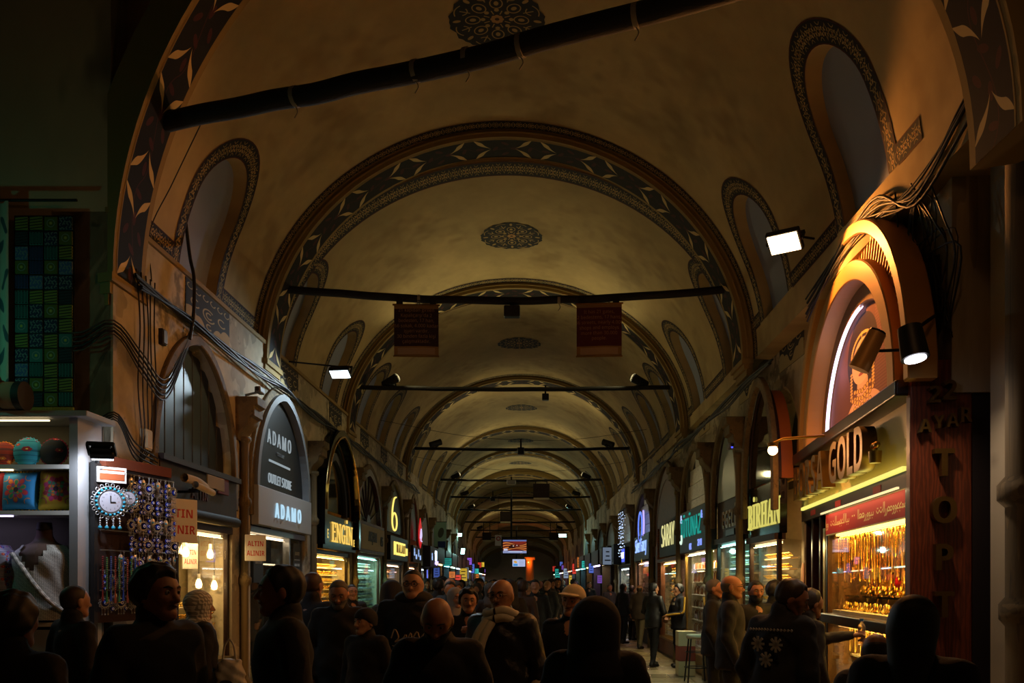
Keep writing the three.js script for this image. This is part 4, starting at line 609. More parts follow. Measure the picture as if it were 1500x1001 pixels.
{ const [a, b, ap] = shopsL[3];
  const k = shop(1, a, b, ap, { label: 'silver shop with red wooden fan arch', lun: 'fan', frame: M.wood, f0: 2.3, sill: .95, room: 0x6a9a90, I: 16, lc: teal, goods: 'silver', gl: ['silver bracelets in rows below the fan arch', 'silver chains in rows below the fan arch'], riser: M.marble });
  sign(k, 'cream sign board in a wooden frame under the fan arch', [['frame', rbox(k.w, .68, .07, .01, 0, 2.62, -.08), M.wood], ['board', box(k.w - .2, .52, .02, 0, 2.62, -.035), M.cream], ['lettering', T('AKŞAM', .22, .02, -.2, 2.62, -.02), mat(0x3a3c38, .6)], ['number', T('05', .22, .02, .95, 2.6, -.02), mat(0x3a3c38, .6)]]);
}
{ const [a, b, ap] = shopsL[4];
  const k = shop(1, a, b, ap, { label: 'black fronted shop with glowing ring emblem in the arch', lun: 'panel', frame: M.black, f0: 2.2, sill: .3, room: 0x4a4440, I: 4, lc: 0xffe0c0, goods: 'gold', gl: ['gold trinkets inside the black fronted shop', 'pale trinkets inside the black fronted shop'] });
  const y = lit(0xffe070, 1.3);
  sign(k, 'black arch panel with glowing looped emblem', [['emblem_loop', new THREE.TorusGeometry(.2, .022, 8, 24).scale(1.9, 1.15, 1).translate(0, 3.25, -.125), y], ['emblem_stroke', tube([V(-.38, 3.25, -.125), V(-.34, 3.55, -.125), V(-.06, 3.85, -.125), V(.24, 3.92, -.125)], .022, 16, 8), y]]);
  sign(k, 'glowing yellow name sign on the black front', [['board', rbox(k.w, .62, .12, .01, 0, 2.52, -.05), M.black], ['light_box', rbox(1.5, .34, .05, .01, .05, 2.52, .02), y], ['lettering', T('N A L A N T', .22, .02, .05, 2.52, .045), mat(0xa07820, .5)], ['end_light', rbox(.14, .2, .05, .01, 1.15, 2.48, .02), y], ['edge_light', rbox(.06, .34, .05, .01, -.95, 2.52, .02), y]]);
}
{ const [a, b, ap] = shopsL[5];
  const k = shop(1, a, b, ap, { label: 'souvenir shop under a dark arch with red leaf-shaped sign', lun: 'panel', frame: M.dark, f0: 2.2, sill: .4, room: 0x9a5a3a, I: 16, lc: 0xffb080, goods: 'bottles', gl: ['amber jars in the souvenir shop', 'pale jars in the souvenir shop', 'red jars in the souvenir shop'] });
  const leaf = new THREE.Shape(); leaf.moveTo(0, -.45); leaf.quadraticCurveTo(.95, -.1, 0, .5); leaf.quadraticCurveTo(-.95, -.1, 0, -.45);
  sign(k, 'red leaf-shaped glowing sign in the dark arch', [['leaf', ext(leaf, .02).translate(.3, 3.15, .04), lit(0xd01820, .8)], ['script', tube([V(.05, 3.0, .08), V(.3, 3.3, .08), V(.45, 3.1, .08), V(.2, 2.95, .08), V(.55, 2.92, .08)], .018, 20, 6), lit(0xe0d0ff, 1.0)]]);
  sign(k, 'row of small white glowing marks under the red leaf sign', [['board', box(k.w, .5, .08, 0, 2.5, -.05), M.black], ...[-.8, -.3, .3, .8].map((x, i) => ['mark', i % 2 ? box(.2, .14, .02, x, 2.42, 0) : T('&', .22, .02, x, 2.55, 0), lit(0xa8c8ff, .9)])]);
}
{ const [a, b, ap] = shopsL[6];
  const k = shop(1, a, b, ap, { label: 'shop with plain white arch and bluish light box', lun: 'panel', lunMat: mat(0x9a9aa2, .8), frame: M.dark, f0: 2.2, sill: .3, room: 0x3a4a50, I: 8, lc: cool, goods: 'silver', gl: ['silverware below the white arch', 'steel trinkets below the white arch'] });
  sign(k, 'bright bluish light box with white letters below the white arch', [['box', rbox(k.w, .7, .25, .02, 0, 2.5, .1), M.black], ['lettering', T('1 U', .36, .03, .4, 2.56, .23), lit(0xd8f0ff, 3)], ['script', tube([V(.1, 2.28, .25), V(.3, 2.36, .25), V(.5, 2.26, .25), V(.9, 2.36, .25)], .03, 20, 6), lit(0xc0b0ff, 2)], ['marks', T('&', .24, .03, -.9, 2.5, .23), lit(0xa8c8ff, 1.2)]]);
  const o = k.put(thing('light_pillar', 'tall bluish lit panel beside the shop with the white arch', 'sign')); mesh('frame', rbox(.34, 2.0, .1, .01, -1.3, 1.1, .05), M.black, o); mesh('panel', box(.26, 1.9, .02, -1.3, 1.1, .105), lit(0x7080ff, .8), o);
}
// --- east side
{ const [a, b, ap] = shopsR[0];
  const k = shop(-1, a, b, ap, { label: 'gold shop in a tall wooden arch beside the large gold shop', lun: 'glass', lunBack: 0x4a4036, frame: M.woodDark, f0: 2.26, sill: .7, room: 0xcaa050, I: 18, lc: 0xffd890, goods: 'gold', gl: ['gold bangles in rows below the glowing script sign', 'pale gold bangles in rows below the glowing script sign'] });
  sign(k, 'glowing pale yellow name sign in the tall wooden arch', [['board', rbox(k.w, .68, .1, .01, 0, 2.6, -.06), M.blackGloss], ['lettering', T('BİRHAN', .34, .05, .02, 2.6, .0, .86, fontS), lit(0xf0e470, .75)], ['badge', rbox(.08, .1, .03, .01, -.68, 2.42, .0), lit(0xf0e470, .8)], ['inner_edge', ext(archRing(-k.w / 2 + .1, k.w / 2 - .1, SP, SP, ap - .1, .05), .16).translate(0, 0, -.2), mat(0xa85a28, .5)]]);
}
{ const [a, b, ap] = shopsR[1];
  const k = shop(-1, a, b, ap, { label: 'brown fronted shop with pale blue arch glass', lun: 'glass', lunMat: mat(0x9fb4b2, .25), frame: M.woodDark, f0: 2.35, sill: .6, room: 0x5a8a90, I: 8, lc: teal, goods: 'silver', gl: ['silver necklaces below the brown fascia', 'steel necklaces below the brown fascia'] });
  sign(k, 'brown fascia with unlit bronze letters below the pale blue arch glass', [['board', rbox(k.w, .6, .1, .01, 0, 2.65, -.06), M.woodDark], ['lettering', T('EGELİ', .27, .04, .0, 2.68, -.01), M.brass], ['name_strip', rbox(.6, .1, .02, .005, .1, 2.42, 0), mat(0x4a5a60, .4)]]);
}
{ const [a, b, ap] = shopsR[2];
  const k = shop(-1, a, b, ap, { label: 'spice and sweets shop below a marble clad arch', lun: 'marble', frame: M.brass, f0: 2.3, sill: .3, room: 0xb0a080, I: 24, lc: 0xfff0c0, goods: 'bottles', gl: ['amber jars on the shelves of the spice shop', 'pale jars on the shelves of the spice shop', 'dark red jars on the shelves of the spice shop'] });
  sign(k, 'dark projecting sign box with teal letters over the spice shop', [['box', rbox(k.w + .1, .82, .2, .02, 0, 2.62, .0), M.black], ['lettering', T('TÜTÜNAZ', .36, .03, -.15, 2.74, .1, 1.05, fontR), lit(0x18a89a, .7)], ['crescent', new THREE.TorusGeometry(.09, .02, 6, 16, 3.6).rotateZ(3.6).translate(-1.15, 2.5, .11), lit(0xe0ffe8, 1)], ['small_marks', [T('&', .14, .02, 1.05, 2.85, .1), T('29 11', .12, .02, .85, 2.36, .1), T('OK', .12, .02, -.1, 2.32, .1)], lit(0x8aa0ff, 1)], ['corner_mark', T('&', .16, .02, -1.15, 2.9, .1), lit(0xc0d0ff, 1)]]);
  for (let i = 0; i < 3; i++) { const o = k.put(mesh('goods_carton', rbox(.34, .26, .3, .01), mat([0xc8b888, 0x9a4a3a, 0xd0c49a][i], .8))); tag(o, ['cream carton at the foot of the spice shop, bottom of its stack', 'red carton stacked on the cream one at the spice shop', 'pale carton topmost of the stack at the spice shop'][i], 'carton'); o.position.set(2.62, .13 + i * .262, -15.7); }
}
{ const [a, b, ap] = shopsR[3];
  const k = shop(-1, a, b, ap, { label: 'gold shop with tall brown wooden arch', lun: 'panel', lunMat: M.wood, frame: M.wood, f0: 2.2, sill: .35, room: 0xc0a060, I: 20, lc: 0xffe2a0, goods: 'gold', gl: ['gold bracelets in rows in the brown arch shop', 'pale bracelets in rows in the brown arch shop'], door: -1 });
  sign(k, 'dark green board with glowing cream letters in the brown wooden arch', [['board', rbox(k.w - .6, .85, .1, .01, .3, 2.66, -.02), mat(0x1c2018, .6)], ['lettering', T('SARAY', .5, .05, .25, 2.72, .04, 1.0, fontR), lit(0xf4eca0, .8)], ['wood_arch', ext(archRing(-k.w / 2 + .3, k.w / 2 - .3, .2, SP, ap - .3, .28), .18).translate(0, 0, -.14), M.wood]]);
}
{ const [a, b, ap] = shopsR[4];
  const k = shop(-1, a, b, ap, { label: 'shop with blue neon script below a marble clad arch', lun: 'marble', frame: M.dark, f0: 2.3, sill: .4, room: 0x6a5040, I: 10, lc: 0xffc0a0, goods: 'bottles', gl: ['amber boxes behind the neon shop pane', 'pale boxes behind the neon shop pane', 'red boxes behind the neon shop pane'], door: 1 });
  sign(k, 'blue neon script sign with tall loop emblem', [['board', rbox(k.w - .3, .7, .12, .01, 0, 2.6, .05), M.black], ['script', T('Silver Fancy', .36, .03, 0, 2.62, .12, 1, fontR), lit(0x90b0ff, 1.5)], ['loop', new THREE.TorusGeometry(.2, .018, 8, 24).scale(2.2, 2, 1).translate(-.3, 3.2, .1), lit(0x6080ff, 1.4)], ['loop_tail', tube([V(.5, 2.9, .1), V(.55, 3.3, .1), V(.45, 3.6, .1)], .025, 12, 6), lit(0xb0a0ff, 1.4)], ['yellow_mark', T('!', .2, .02, .1, 2.2, .1), lit(0xf0c030, .9)]]);
  sign(k, 'red and yellow strip sign inside the neon shop', [['red_strip', box(1.2, .08, .02, .3, 1.85, -.1), lit(0xff2a20, 1)], ['yellow_strip', box(1.2, .14, .02, .3, 2.02, -.1), lit(0xd8b030, .7)]]);
}
{ const [a, b, ap] = shopsR[5];
  const k = shop(-1, a, b, ap, { label: 'bluish lit shop below a plain marble arch past the neon script', lun: 'marble', frame: M.dark, f0: 2.2, sill: .2, room: 0x708a8a, I: 14, lc: cool, goods: 'silver', gl: ['silver pieces in the bluish lit shop', 'steel pieces in the bluish lit shop'], door: 1 });
  sign(k, 'small violet blue light box past the neon script', [['box', rbox(.9, .55, .16, .02, .7, 2.5, .1), M.black], ['face', rbox(.7, .42, .02, .01, .7, 2.5, .185), lit(0x5060f0, 1.2)], ['lettering', T('YURT', .2, .02, .7, 2.5, .195), lit(0xd0d8ff, 2)]]);
  sign(k, 'dark square board between the marble arches', [['box', rbox(.7, .7, .3, .02, -1.4, 2.6, .15), M.black], ['rim', box(.6, .03, .02, -1.4, 2.3, .31), M.steel]]);
}
{ const o = thing('light_curtain', 'curtain of white fairy lights hanging before a shop arch', 'fairy lights'); sideAt(o, -1, .12, 29); const g = []; for (let i = 0; i < 12; i++) for (let j = 0; j < 15; j++) if (rnd() > .2) g.push(sph(.012, -.7 + i * .12 + rr(-.03, .03), 2.5 + j * .1 + rr(-.03, .03), rr(-.03, .05), 5)); mesh('fairy_bulbs', g, lit(0xc8dcff, 2), o).userData.kind = 'stuff'; mesh('strand', Array.from({ length: 12 }, (_, i) => rod(V(-.7 + i * .12, 2.45, 0), V(-.7 + i * .12, 4.0, 0), .004, .004, 4)), M.cable, o); mesh('rail', rod(V(-.75, 4, 0), V(.7, 4, 0), .015), M.iron, o); }
// --- deep shops on both sides, simpler
const hues = [[0xffd080, 'amber'], [0xbfe8ff, 'cold white'], [0xffe8b0, 'cream'], [0x8fe8ff, 'cyan'], [0xff9a70, 'orange'], [0xd8c8ff, 'violet'], [0xc8ffd8, 'green'], [0xffc0c0, 'rose']];
const ords = ['first', 'second', 'third', 'fourth', 'fifth', 'sixth', 'seventh', 'eighth', 'ninth', 'tenth', 'eleventh', 'twelfth', 'thirteenth', 'fourteenth'];
const deepSign = [0xff4a3a, 0x6a8aff, 0xffd040, 0x40e0d0, 0x8fa0b8, 0xff9040, 0xb070ff];
for (const [s, list, from, nm] of [[1, shopsL, 7, 'western'], [-1, shopsR, 6, 'eastern']]) list.slice(from).forEach(([a, b, ap], i) => {
  const [c, cn] = hues[(i * 3 + (s > 0 ? 0 : 2)) % 8], d = (a + b) / 2, w = b - a;
  const o = sideAt(thing('deep_shop', ords[i] + ' deep ' + nm + ' shop, ' + cn + ' lit', 'shop', 'shops deep in the bazaar'), s, .2, d);
  mesh('arch_panel', ext(lunShape(w, ap), .04).translate(0, 0, -.25), i % 2 ? M.dark : M.grey, o); mesh('back_wall', box(w, 3, .05, 0, 1.5, -.55), mat(0x8a7a64, .9), o); mesh('jamb', box(.1, SP, .5, -w / 2 + .05, SP / 2, -.25), M.woodDark, o); mesh('jamb', box(.1, SP, .5, w / 2 - .05, SP / 2, -.25), M.woodDark, o); mesh('fascia', rbox(w, .6, .16, .01, 0, 2.65, .02), i % 3 ? M.black : M.woodDark, o); mesh('counter', rbox(w - .2, .8, .3, .01, 0, .4, -.2), M.woodDark, o);
  const n = 5; for (let q = 0; q < n; q++) mesh('ware_panel', rbox(w / n * .7, rr(.3, .9), .05, .01, -w / 2 + (q + .5) * w / n, rr(1.2, 1.9), -.45), mat(new THREE.Color().setHSL(rnd(), .5, .3).getHex(), .6), o);
  mesh('light_strip', box(w * .8, .05, .06, 0, 2.32, .0), lit(c, 5), o); area(o, c, 18, w * .8, .12, [0, 2.28, -.02], [0, .5, -.2]);
  const e = sideAt(thing('blade_sign', ords[i] + ' deep ' + nm + ' blade sign, standing out from the shops', 'sign', 'blade signs deep in the bazaar'), s, 0, a - .25), y = rr(1.7, 3.1), hh = rr(.25, .7), bw = rr(.16, .4), col = deepSign[(i * 2 + (s > 0 ? 1 : 4)) % 7];
  mesh('casing', rbox(.07, hh + .06, bw + .06, .01, 0, y, .16 + bw / 2), M.black, e); mesh('face', box(.02, hh, bw, s > 0 ? -.04 : .04, y, .16 + bw / 2), lit(col, rr(.25, .8)), e); for (let q = 0; q < 3; q++) mesh('face_mark', box(.006, hh * .07, bw * rr(.3, .8), s > 0 ? -.053 : .053, y + (q - 1) * hh * .25, .16 + bw / 2), M.dark, e); mesh('bracket', rod(V(0, y, 0), V(0, y, .12), .015), M.iron, e);
});
{ const o = thing('orange_column', 'orange lit column deep at the far end of the street', 'column'); o.position.copy(W(776, 853, 66)); o.position.y = 0; mesh('shaft', cyl(.32, .3, 3.4, 0, 1.7, 0, 20), mat(0xc07a3a, .8), o); mesh('capital', rbox(.8, .2, .8, .03, 0, 3.4, 0), mat(0xc07a3a, .8), o); mesh('base', rbox(.8, .3, .8, .03, 0, .15, 0), M.stone, o); mesh('lamp', sph(.05, -.1, 3.1, .6, 10), lit(0xff9040, 6), o); mesh('lamp_arm', rod(V(-.1, 3.15, .3), V(-.1, 3.12, .57), .012), M.iron, o); glow(o, 0xff8a38, 2.2, -.1, 3.1, .6); }
{ const o = sideAt(thing('hanging_print', 'teal printed cloth hanging high past the white arch', 'cloth'), 1, .05, 33.2); const t = canvas(64, 96, (g) => { g.fillStyle = '#8fc0b0'; g.fillRect(0, 0, 64, 96); g.fillStyle = '#4a5a50'; g.beginPath(); g.ellipse(36, 40, 14, 20, .5, 0, 7); g.fill(); g.fillStyle = '#243a70'; g.fillRect(20, 72, 40, 24); }); mesh('cloth', new THREE.PlaneGeometry(.46, .95).rotateY(-Math.PI / 2).translate(-.3, 3.4, .3), mat(0xffffff, .9, { map: t, side: THREE.DoubleSide }), o); mesh('rail', rod(V(-.3, 3.88, -.1), V(-.3, 3.88, .55), .012), M.iron, o); }
// ---------- the large gold shop on the east ----------
// local frame: +x towards the viewer (reading direction), z = 0 on the front plane, centre at distance 8.95
const OD = 8.95, darkBrass = mat(0x6a5024, .42, { metalness: .85 });
const ORp = (o) => OR(o, OD);
{
  const o = ORp(thing('gold_storefront', 'mahogany front of the large gold shop with lit show window', 'shop'));
  const mh = M.mahogany;
  mesh('sign_back', box(4.12, .66, .12, 0, 2.82, -.1), mat(0xb89a62, .5), o); mesh('sign_ledge', rbox(4.16, .13, .3, .02, 0, 3.16, -.02), mh, o); mesh('lower_fascia', box(4.12, .13, .16, 0, 2.46, -.06), mat(0x2a1a14, .5), o);
  mesh('brass_rail', box(2.86, .022, .03, .62, 2.395, .0), M.brass, o);
  mesh('corner_pillar', box(.1, 2.4, .34, 2.02, 1.2, -.15), mat(0x1c100c, .4), o);
  for (const x of [-.86, -1.2, -1.62, -2.0]) mesh('door_post', rbox(.08, 2.4, .14, .015, x, 1.2, -.08), mh, o);
  mesh('door_leaf', box(.3, 2.3, .05, -1.4, 1.15, -.12), mh, o); mesh('door_leaf', box(.3, 2.3, .05, -1.82, 1.15, -.12), mh, o); mesh('mirror_strip', box(.1, 1.5, .02, -.98, 1.5, -.02), M.goldLight, o);
  mesh('middle_rail', rbox(2.9, .1, .2, .015, .6, 1.26, -.04), mh, o); mesh('plinth', box(2.9, .5, .3, .6, .25, -.12), mh, o);
  mesh('upper_pane', box(2.8, .88, .008, .6, 1.74, -.02), M.glass, o); mesh('lower_pane', box(2.8, .68, .008, .6, .85, -.02), M.glass, o);
  mesh('case_back', box(2.9, 2.0, .04, .6, 1.4, -.62), mat(0xa8803a, .6), o); mesh('case_side', box(.04, 2.0, .6, -.84, 1.4, -.32), mat(0x6a4a24, .8), o); mesh('case_side', box(.04, 2.0, .6, 1.96, 1.4, -.32), mat(0x6a4a24, .8), o); mesh('case_top', box(2.9, .04, .6, .6, 2.42, -.34), mat(0x6a4a24, .8), o);
  mesh('case_shelf', box(2.8, .02, .4, .6, 1.5, -.4), M.tintGlass, o); mesh('case_floor', box(2.8, .04, .56, .6, 1.33, -.34), M.velvetCream, o); mesh('lower_case_floor', box(2.8, .04, .56, .6, .52, -.34), M.velvetCream, o); mesh('lower_case_shelf', box(2.8, .02, .3, .6, .86, -.4), M.velvetCream, o);
  for (const x of [-1.4, -.2, 1.2]) mesh('sticker', box(.24, .06, .004, x, 2.46, .022), mat(0x9a2420, .7), o);
  mesh('window_light', box(2.6, .03, .05, .6, 2.16, -.1), lit(0xffcf70, 5), o); area(o, 0xffc860, 75, 2.6, .12, [.6, 2.14, -.12], [.6, .9, -.42]);
  mesh('lower_window_light', box(2.6, .02, .04, .6, 1.2, -.12), lit(0xffd880, 4), o); area(o, 0xffd070, 36, 2.6, .1, [.6, 1.185, -.14], [.6, .5, -.4]);
  mesh('sign_light', box(3.96, .035, .03, 0, 2.545, .03), lit(0xf2e870, 1.1), o); area(o, 0xe8e070, 5, 3.9, .05, [0, 2.57, .03], [0, 3.4, -.06]);
  const b = ORp(thing('shop_sign', 'thick golden letters on the backlit sign of the large gold shop', 'sign')); const str = 'BORSA GOLD'; let x = -1.9;
  for (const ch of str) { if (ch === ' ') { x += .22; continue; } const g = lettering(ch, .4, .13, font); g.computeBoundingBox(); const w = (g.boundingBox.max.x - g.boundingBox.min.x) * .92; mesh('letter', g.scale(.92, 1, 1).translate(x + w / 2, 2.84, .02), darkBrass, b); x += w + .045; }
  mesh('crown_mark', [cyl(.05, .06, .1, x + .1, 2.72, .08, 8), ...[0, 1, 2].map((k) => sph(.03, x + .05 + k * .05, 2.82, .08, 6))], M.brass, b);
}
{ // red banner with Arabic lettering drawn stroke by stroke
  const t = canvas(1024, 96, (g, w, h) => {
    g.fillStyle = '#b3201c'; g.fillRect(0, 0, w, h); g.strokeStyle = g.fillStyle = '#e2cf8a'; g.lineWidth = 5; g.lineCap = g.lineJoin = 'round';
    let x = w - 20; const B = 62, dots = (n, dx, y) => { for (let i = 0; i < n; i++) { g.beginPath(); g.arc(x + dx + i * 8, y, 3, 0, 7); g.fill(); } };
    const ch = { a: () => { g.beginPath(); g.moveTo(x, B - 34); g.lineTo(x - 2, B); g.stroke(); x -= 12; }, l: () => { g.beginPath(); g.moveTo(x, B - 36); g.lineTo(x - 2, B); g.lineTo(x - 16, B); g.stroke(); x -= 16; }, b: () => { g.beginPath(); g.moveTo(x, B - 10); g.lineTo(x, B); g.lineTo(x - 20, B); g.stroke(); dots(1, -12, B + 10); x -= 20; }, t: () => { g.beginPath(); g.moveTo(x, B - 10); g.quadraticCurveTo(x - 14, B + 8, x - 30, B - 10); g.stroke(); dots(2, -20, B - 18); x -= 36; }, r: () => { g.beginPath(); g.moveTo(x, B - 8); g.quadraticCurveTo(x, B + 10, x - 16, B + 14); g.stroke(); x -= 14; }, w: () => { g.beginPath(); g.arc(x - 6, B - 6, 6, 0, 7); g.stroke(); g.beginPath(); g.moveTo(x, B - 4); g.quadraticCurveTo(x, B + 12, x - 18, B + 14); g.stroke(); x -= 20; }, m: () => { g.beginPath(); g.arc(x - 7, B - 4, 6, 0, 7); g.stroke(); g.beginPath(); g.moveTo(x - 8, B); g.lineTo(x - 22, B); g.stroke(); x -= 22; }, j: () => { g.beginPath(); g.moveTo(x, B - 16); g.lineTo(x - 18, B - 6); g.lineTo(x - 4, B); g.lineTo(x - 24, B); g.stroke(); dots(1, -14, B + 10); x -= 24; }, h: () => { g.beginPath(); g.ellipse(x - 10, B - 6, 10, 7, 0, 0, 7); g.stroke(); g.beginPath(); g.moveTo(x - 10, B); g.lineTo(x - 24, B); g.stroke(); x -= 24; }, s: () => { g.beginPath(); g.moveTo(x, B - 4); g.ellipse(x - 14, B - 8, 14, 8, 0, 0, Math.PI * 2); g.lineTo(x - 34, B); g.stroke(); x -= 34; }, f: () => { g.beginPath(); g.arc(x - 8, B - 10, 7, 0, 7); g.stroke(); g.beginPath(); g.moveTo(x - 2, B - 4); g.lineTo(x - 6, B); g.lineTo(x - 22, B); g.stroke(); dots(1, -10, B - 26); x -= 22; }, q: () => { g.beginPath(); g.arc(x - 8, B - 8, 7, 0, 7); g.stroke(); g.beginPath(); g.moveTo(x, B - 6); g.quadraticCurveTo(x - 2, B + 18, x - 26, B + 6); g.stroke(); dots(2, -14, B - 24); x -= 32; }, c: () => { g.beginPath(); g.moveTo(x, B - 16); g.quadraticCurveTo(x - 18, B - 18, x - 12, B - 6); g.lineTo(x - 26, B); g.stroke(); x -= 26; }, d: () => { g.beginPath(); g.moveTo(x - 2, B - 16); g.quadraticCurveTo(x + 4, B, x - 14, B); g.stroke(); dots(1, -6, B - 26); x -= 20; }, '2': () => { g.beginPath(); g.moveTo(x - 16, B - 28); g.lineTo(x, B - 28); g.lineTo(x, B - 14); g.lineTo(x - 16, B); g.lineTo(x + 2, B); g.stroke(); x -= 26; }, '-': () => { g.fillRect(x - 14, B - 20, 12, 6); x -= 26; }, ' ': () => { x -= 14; } };
    for (const k of 'mjwhrat bwrsa - baljmlt walmfrq - dhb cbar 22 - llawst nqdat') ch[k]?.(k) ?? (ch[k] || (() => { x -= 14; }))();
  });
  const o = ORp(thing('shop_banner', 'red banner with pale Arabic lettering over the gold window', 'banner')); mesh('cloth', box(2.84, .24, .012, .6, 2.285, .0), M.red, o); mesh('print', new THREE.PlaneGeometry(2.82, .235).translate(.6, 2.285, .009), mat(0xffffff, .7, { map: t }), o); mesh('lower_edge', box(2.84, .016, .016, .6, 2.165, .0), M.goldLight, o); mesh('top_light', box(2.7, .016, .02, .6, 2.395, .07), lit(0xffe0a0, 1.2), o); area(o, 0xffdca0, 9, 2.7, .03, [.6, 2.385, .07], [.6, 2.2, 0]);
}
{ // arch with fluted band, light strip and portrait
  const A0 = 2.12, B0 = 1.86, y0 = 3.2, C = .14;
  const ringG = (a, b, A, B, d, z) => { const s = new THREE.Shape(), n = 48; for (let i = 0; i <= n; i++) { const t = Math.PI * i / n; i ? s.lineTo(C + A * Math.cos(t), y0 + B * Math.sin(t)) : s.moveTo(C + A, y0); } for (let i = n; i >= 0; i--) { const t = Math.PI * i / n; s.lineTo(C + a * Math.cos(t), y0 + b * Math.sin(t)); } return ext(s, d, { bevelEnabled: true, bevelSize: .012, bevelThickness: .012, bevelSegments: 1 }).translate(0, 0, z); };
  const o = ORp(thing('arch_surround', 'gilded arch with fluted band above the large gold shop', 'arch'));
  mesh('outer_ring', ringG(A0 - .1, B0 - .1, A0, B0, .2, -.12), M.goldPaint, o); mesh('groove', ringG(A0 - .38, B0 - .36, A0 - .1, B0 - .1, .06, -.12), mat(0x4a3018, .6), o); mesh('inner_ring', ringG(A0 - .52, B0 - .5, A0 - .36, B0 - .34, .22, -.14), M.goldPaint, o); mesh('reveal', ringG(A0 - .7, B0 - .68, A0 - .52, B0 - .5, .06, -.16), mat(0x7a5a34, .6), o);
  const fl = rbox(.03, .24, .06, .01); for (let i = 0; i < 66; i++) { const t = Math.PI * (i + .5) / 66, f = mesh('flute', fl, M.goldPaint, o); f.position.set(C + (A0 - .235) * Math.cos(t), y0 + (B0 - .225) * Math.sin(t), -.03); f.rotation.z = t - Math.PI / 2; }
  const st = Array.from({ length: 31 }, (_, i) => { const t = Math.PI * (1 - i / 30 * .52); return V(C + (A0 - .74) * Math.cos(t), y0 + .02 + (B0 - .72) * Math.sin(t), -.1); });
  mesh('light_strip', tube(st, .02, 50, 6), lit(0xf0d8ff, 2.5), o);
  const l = glow(o, 0xe8d0ff, .12, st[14].x + .15, st[14].y - .1, 0.02, { r: 5 });
  const p = ORp(thing('portrait_poster', 'arched poster of a bride wearing gold jewellery', 'poster'));
  const s = new THREE.Shape(); s.moveTo(C - A0 + .7, y0); s.lineTo(C + A0 - .7, y0); for (let i = 0; i <= 32; i++) { const t = Math.PI * i / 32; s.lineTo(C + (A0 - .7) * Math.cos(t), y0 + (B0 - .68) * Math.sin(t)); }
  const g = new THREE.ShapeGeometry(s, 10); const u = g.attributes.uv; for (let i = 0; i < u.count; i++) u.setXY(i, (u.getX(i) - C + A0 - .7) / (2 * (A0 - .7)), (u.getY(i) - y0) / (B0 - .68));
  const t = canvas(512, 512, (c) => {
    c.fillStyle = '#6a4238'; c.fillRect(0, 0, 512, 512); c.fillStyle = '#7a5044'; for (let i = 0; i < 40; i++) c.fillRect(330, i * 13, 190, 8);
    c.translate(-88, -50); c.scale(1.28, 1.28); c.fillStyle = '#2c1812'; c.beginPath(); c.ellipse(262, 190, 78, 130, 0, 0, 7); c.fill();           // veil / hair
    c.fillStyle = '#e0b08c'; c.beginPath(); c.moveTo(150, 512); c.quadraticCurveTo(160, 350, 236, 330); c.lineTo(238, 280); c.lineTo(292, 280); c.lineTo(296, 330); c.quadraticCurveTo(380, 350, 392, 512); c.fill();
    c.fillStyle = '#ecc09c'; c.beginPath(); c.ellipse(262, 215, 52, 76, .06, 0, 7); c.fill();
    c.fillStyle = '#3a2018'; for (const x of [240, 284]) { c.beginPath(); c.ellipse(x, 206, 13, 5, x < 260 ? .1 : -.1, 0, 7); c.fill(); c.fillRect(x - 16, 190, 32, 4); } c.fillStyle = '#b07850'; c.beginPath(); c.ellipse(262, 232, 7, 14, 0, 0, 7); c.fill(); c.fillStyle = '#a04a40'; c.beginPath(); c.ellipse(262, 258, 17, 6, 0, 0, 7); c.fill();
    c.strokeStyle = '#e2b860'; c.fillStyle = '#e2b860'; c.lineWidth = 4; for (let k = 0; k < 26; k++) { const a = Math.PI * (1.05 + k / 28); c.beginPath(); c.arc(262 + Math.cos(a) * 56, 190 + Math.sin(a) * 66, 5, 0, 7); c.fill(); } c.beginPath(); c.arc(262, 156, 9, 0, 7); c.fill(); c.beginPath(); c.moveTo(262, 118); c.lineTo(262, 150); c.stroke();
    for (const x of [206, 318]) for (let k = 0; k < 9; k++) { c.beginPath(); c.ellipse(x, 236 + k * 11, 7, 5, 0, 0, 7); c.fill(); }
    for (let r = 0; r < 7; r++) for (let k = -r - 3; k <= r + 3; k++) { const yy = 318 + r * 24 - Math.abs(k) * (r < 2 ? 4 : 9), ww = 12 - r; if (Math.abs(k) * 12 < 64 - r * 6) { c.beginPath(); c.ellipse(264 + k * 13, yy, 6, 8, 0, 0, 7); c.fill(); c.strokeStyle = '#6a3a1c'; c.lineWidth = 2; c.stroke(); } }
    for (let k = 0; k < 26; k++) { c.beginPath(); c.arc(170 + (k * 13) % 44, 440 + (k * 29) % 66, 4, 0, 7); c.fill(); }
  });
  mesh('print', g.translate(0, 0, -.14), mat(0xffffff, .85, { map: t }), p); mesh('backing', ext(s, .03).translate(0, 0, -.18), M.woodDark, p);
}
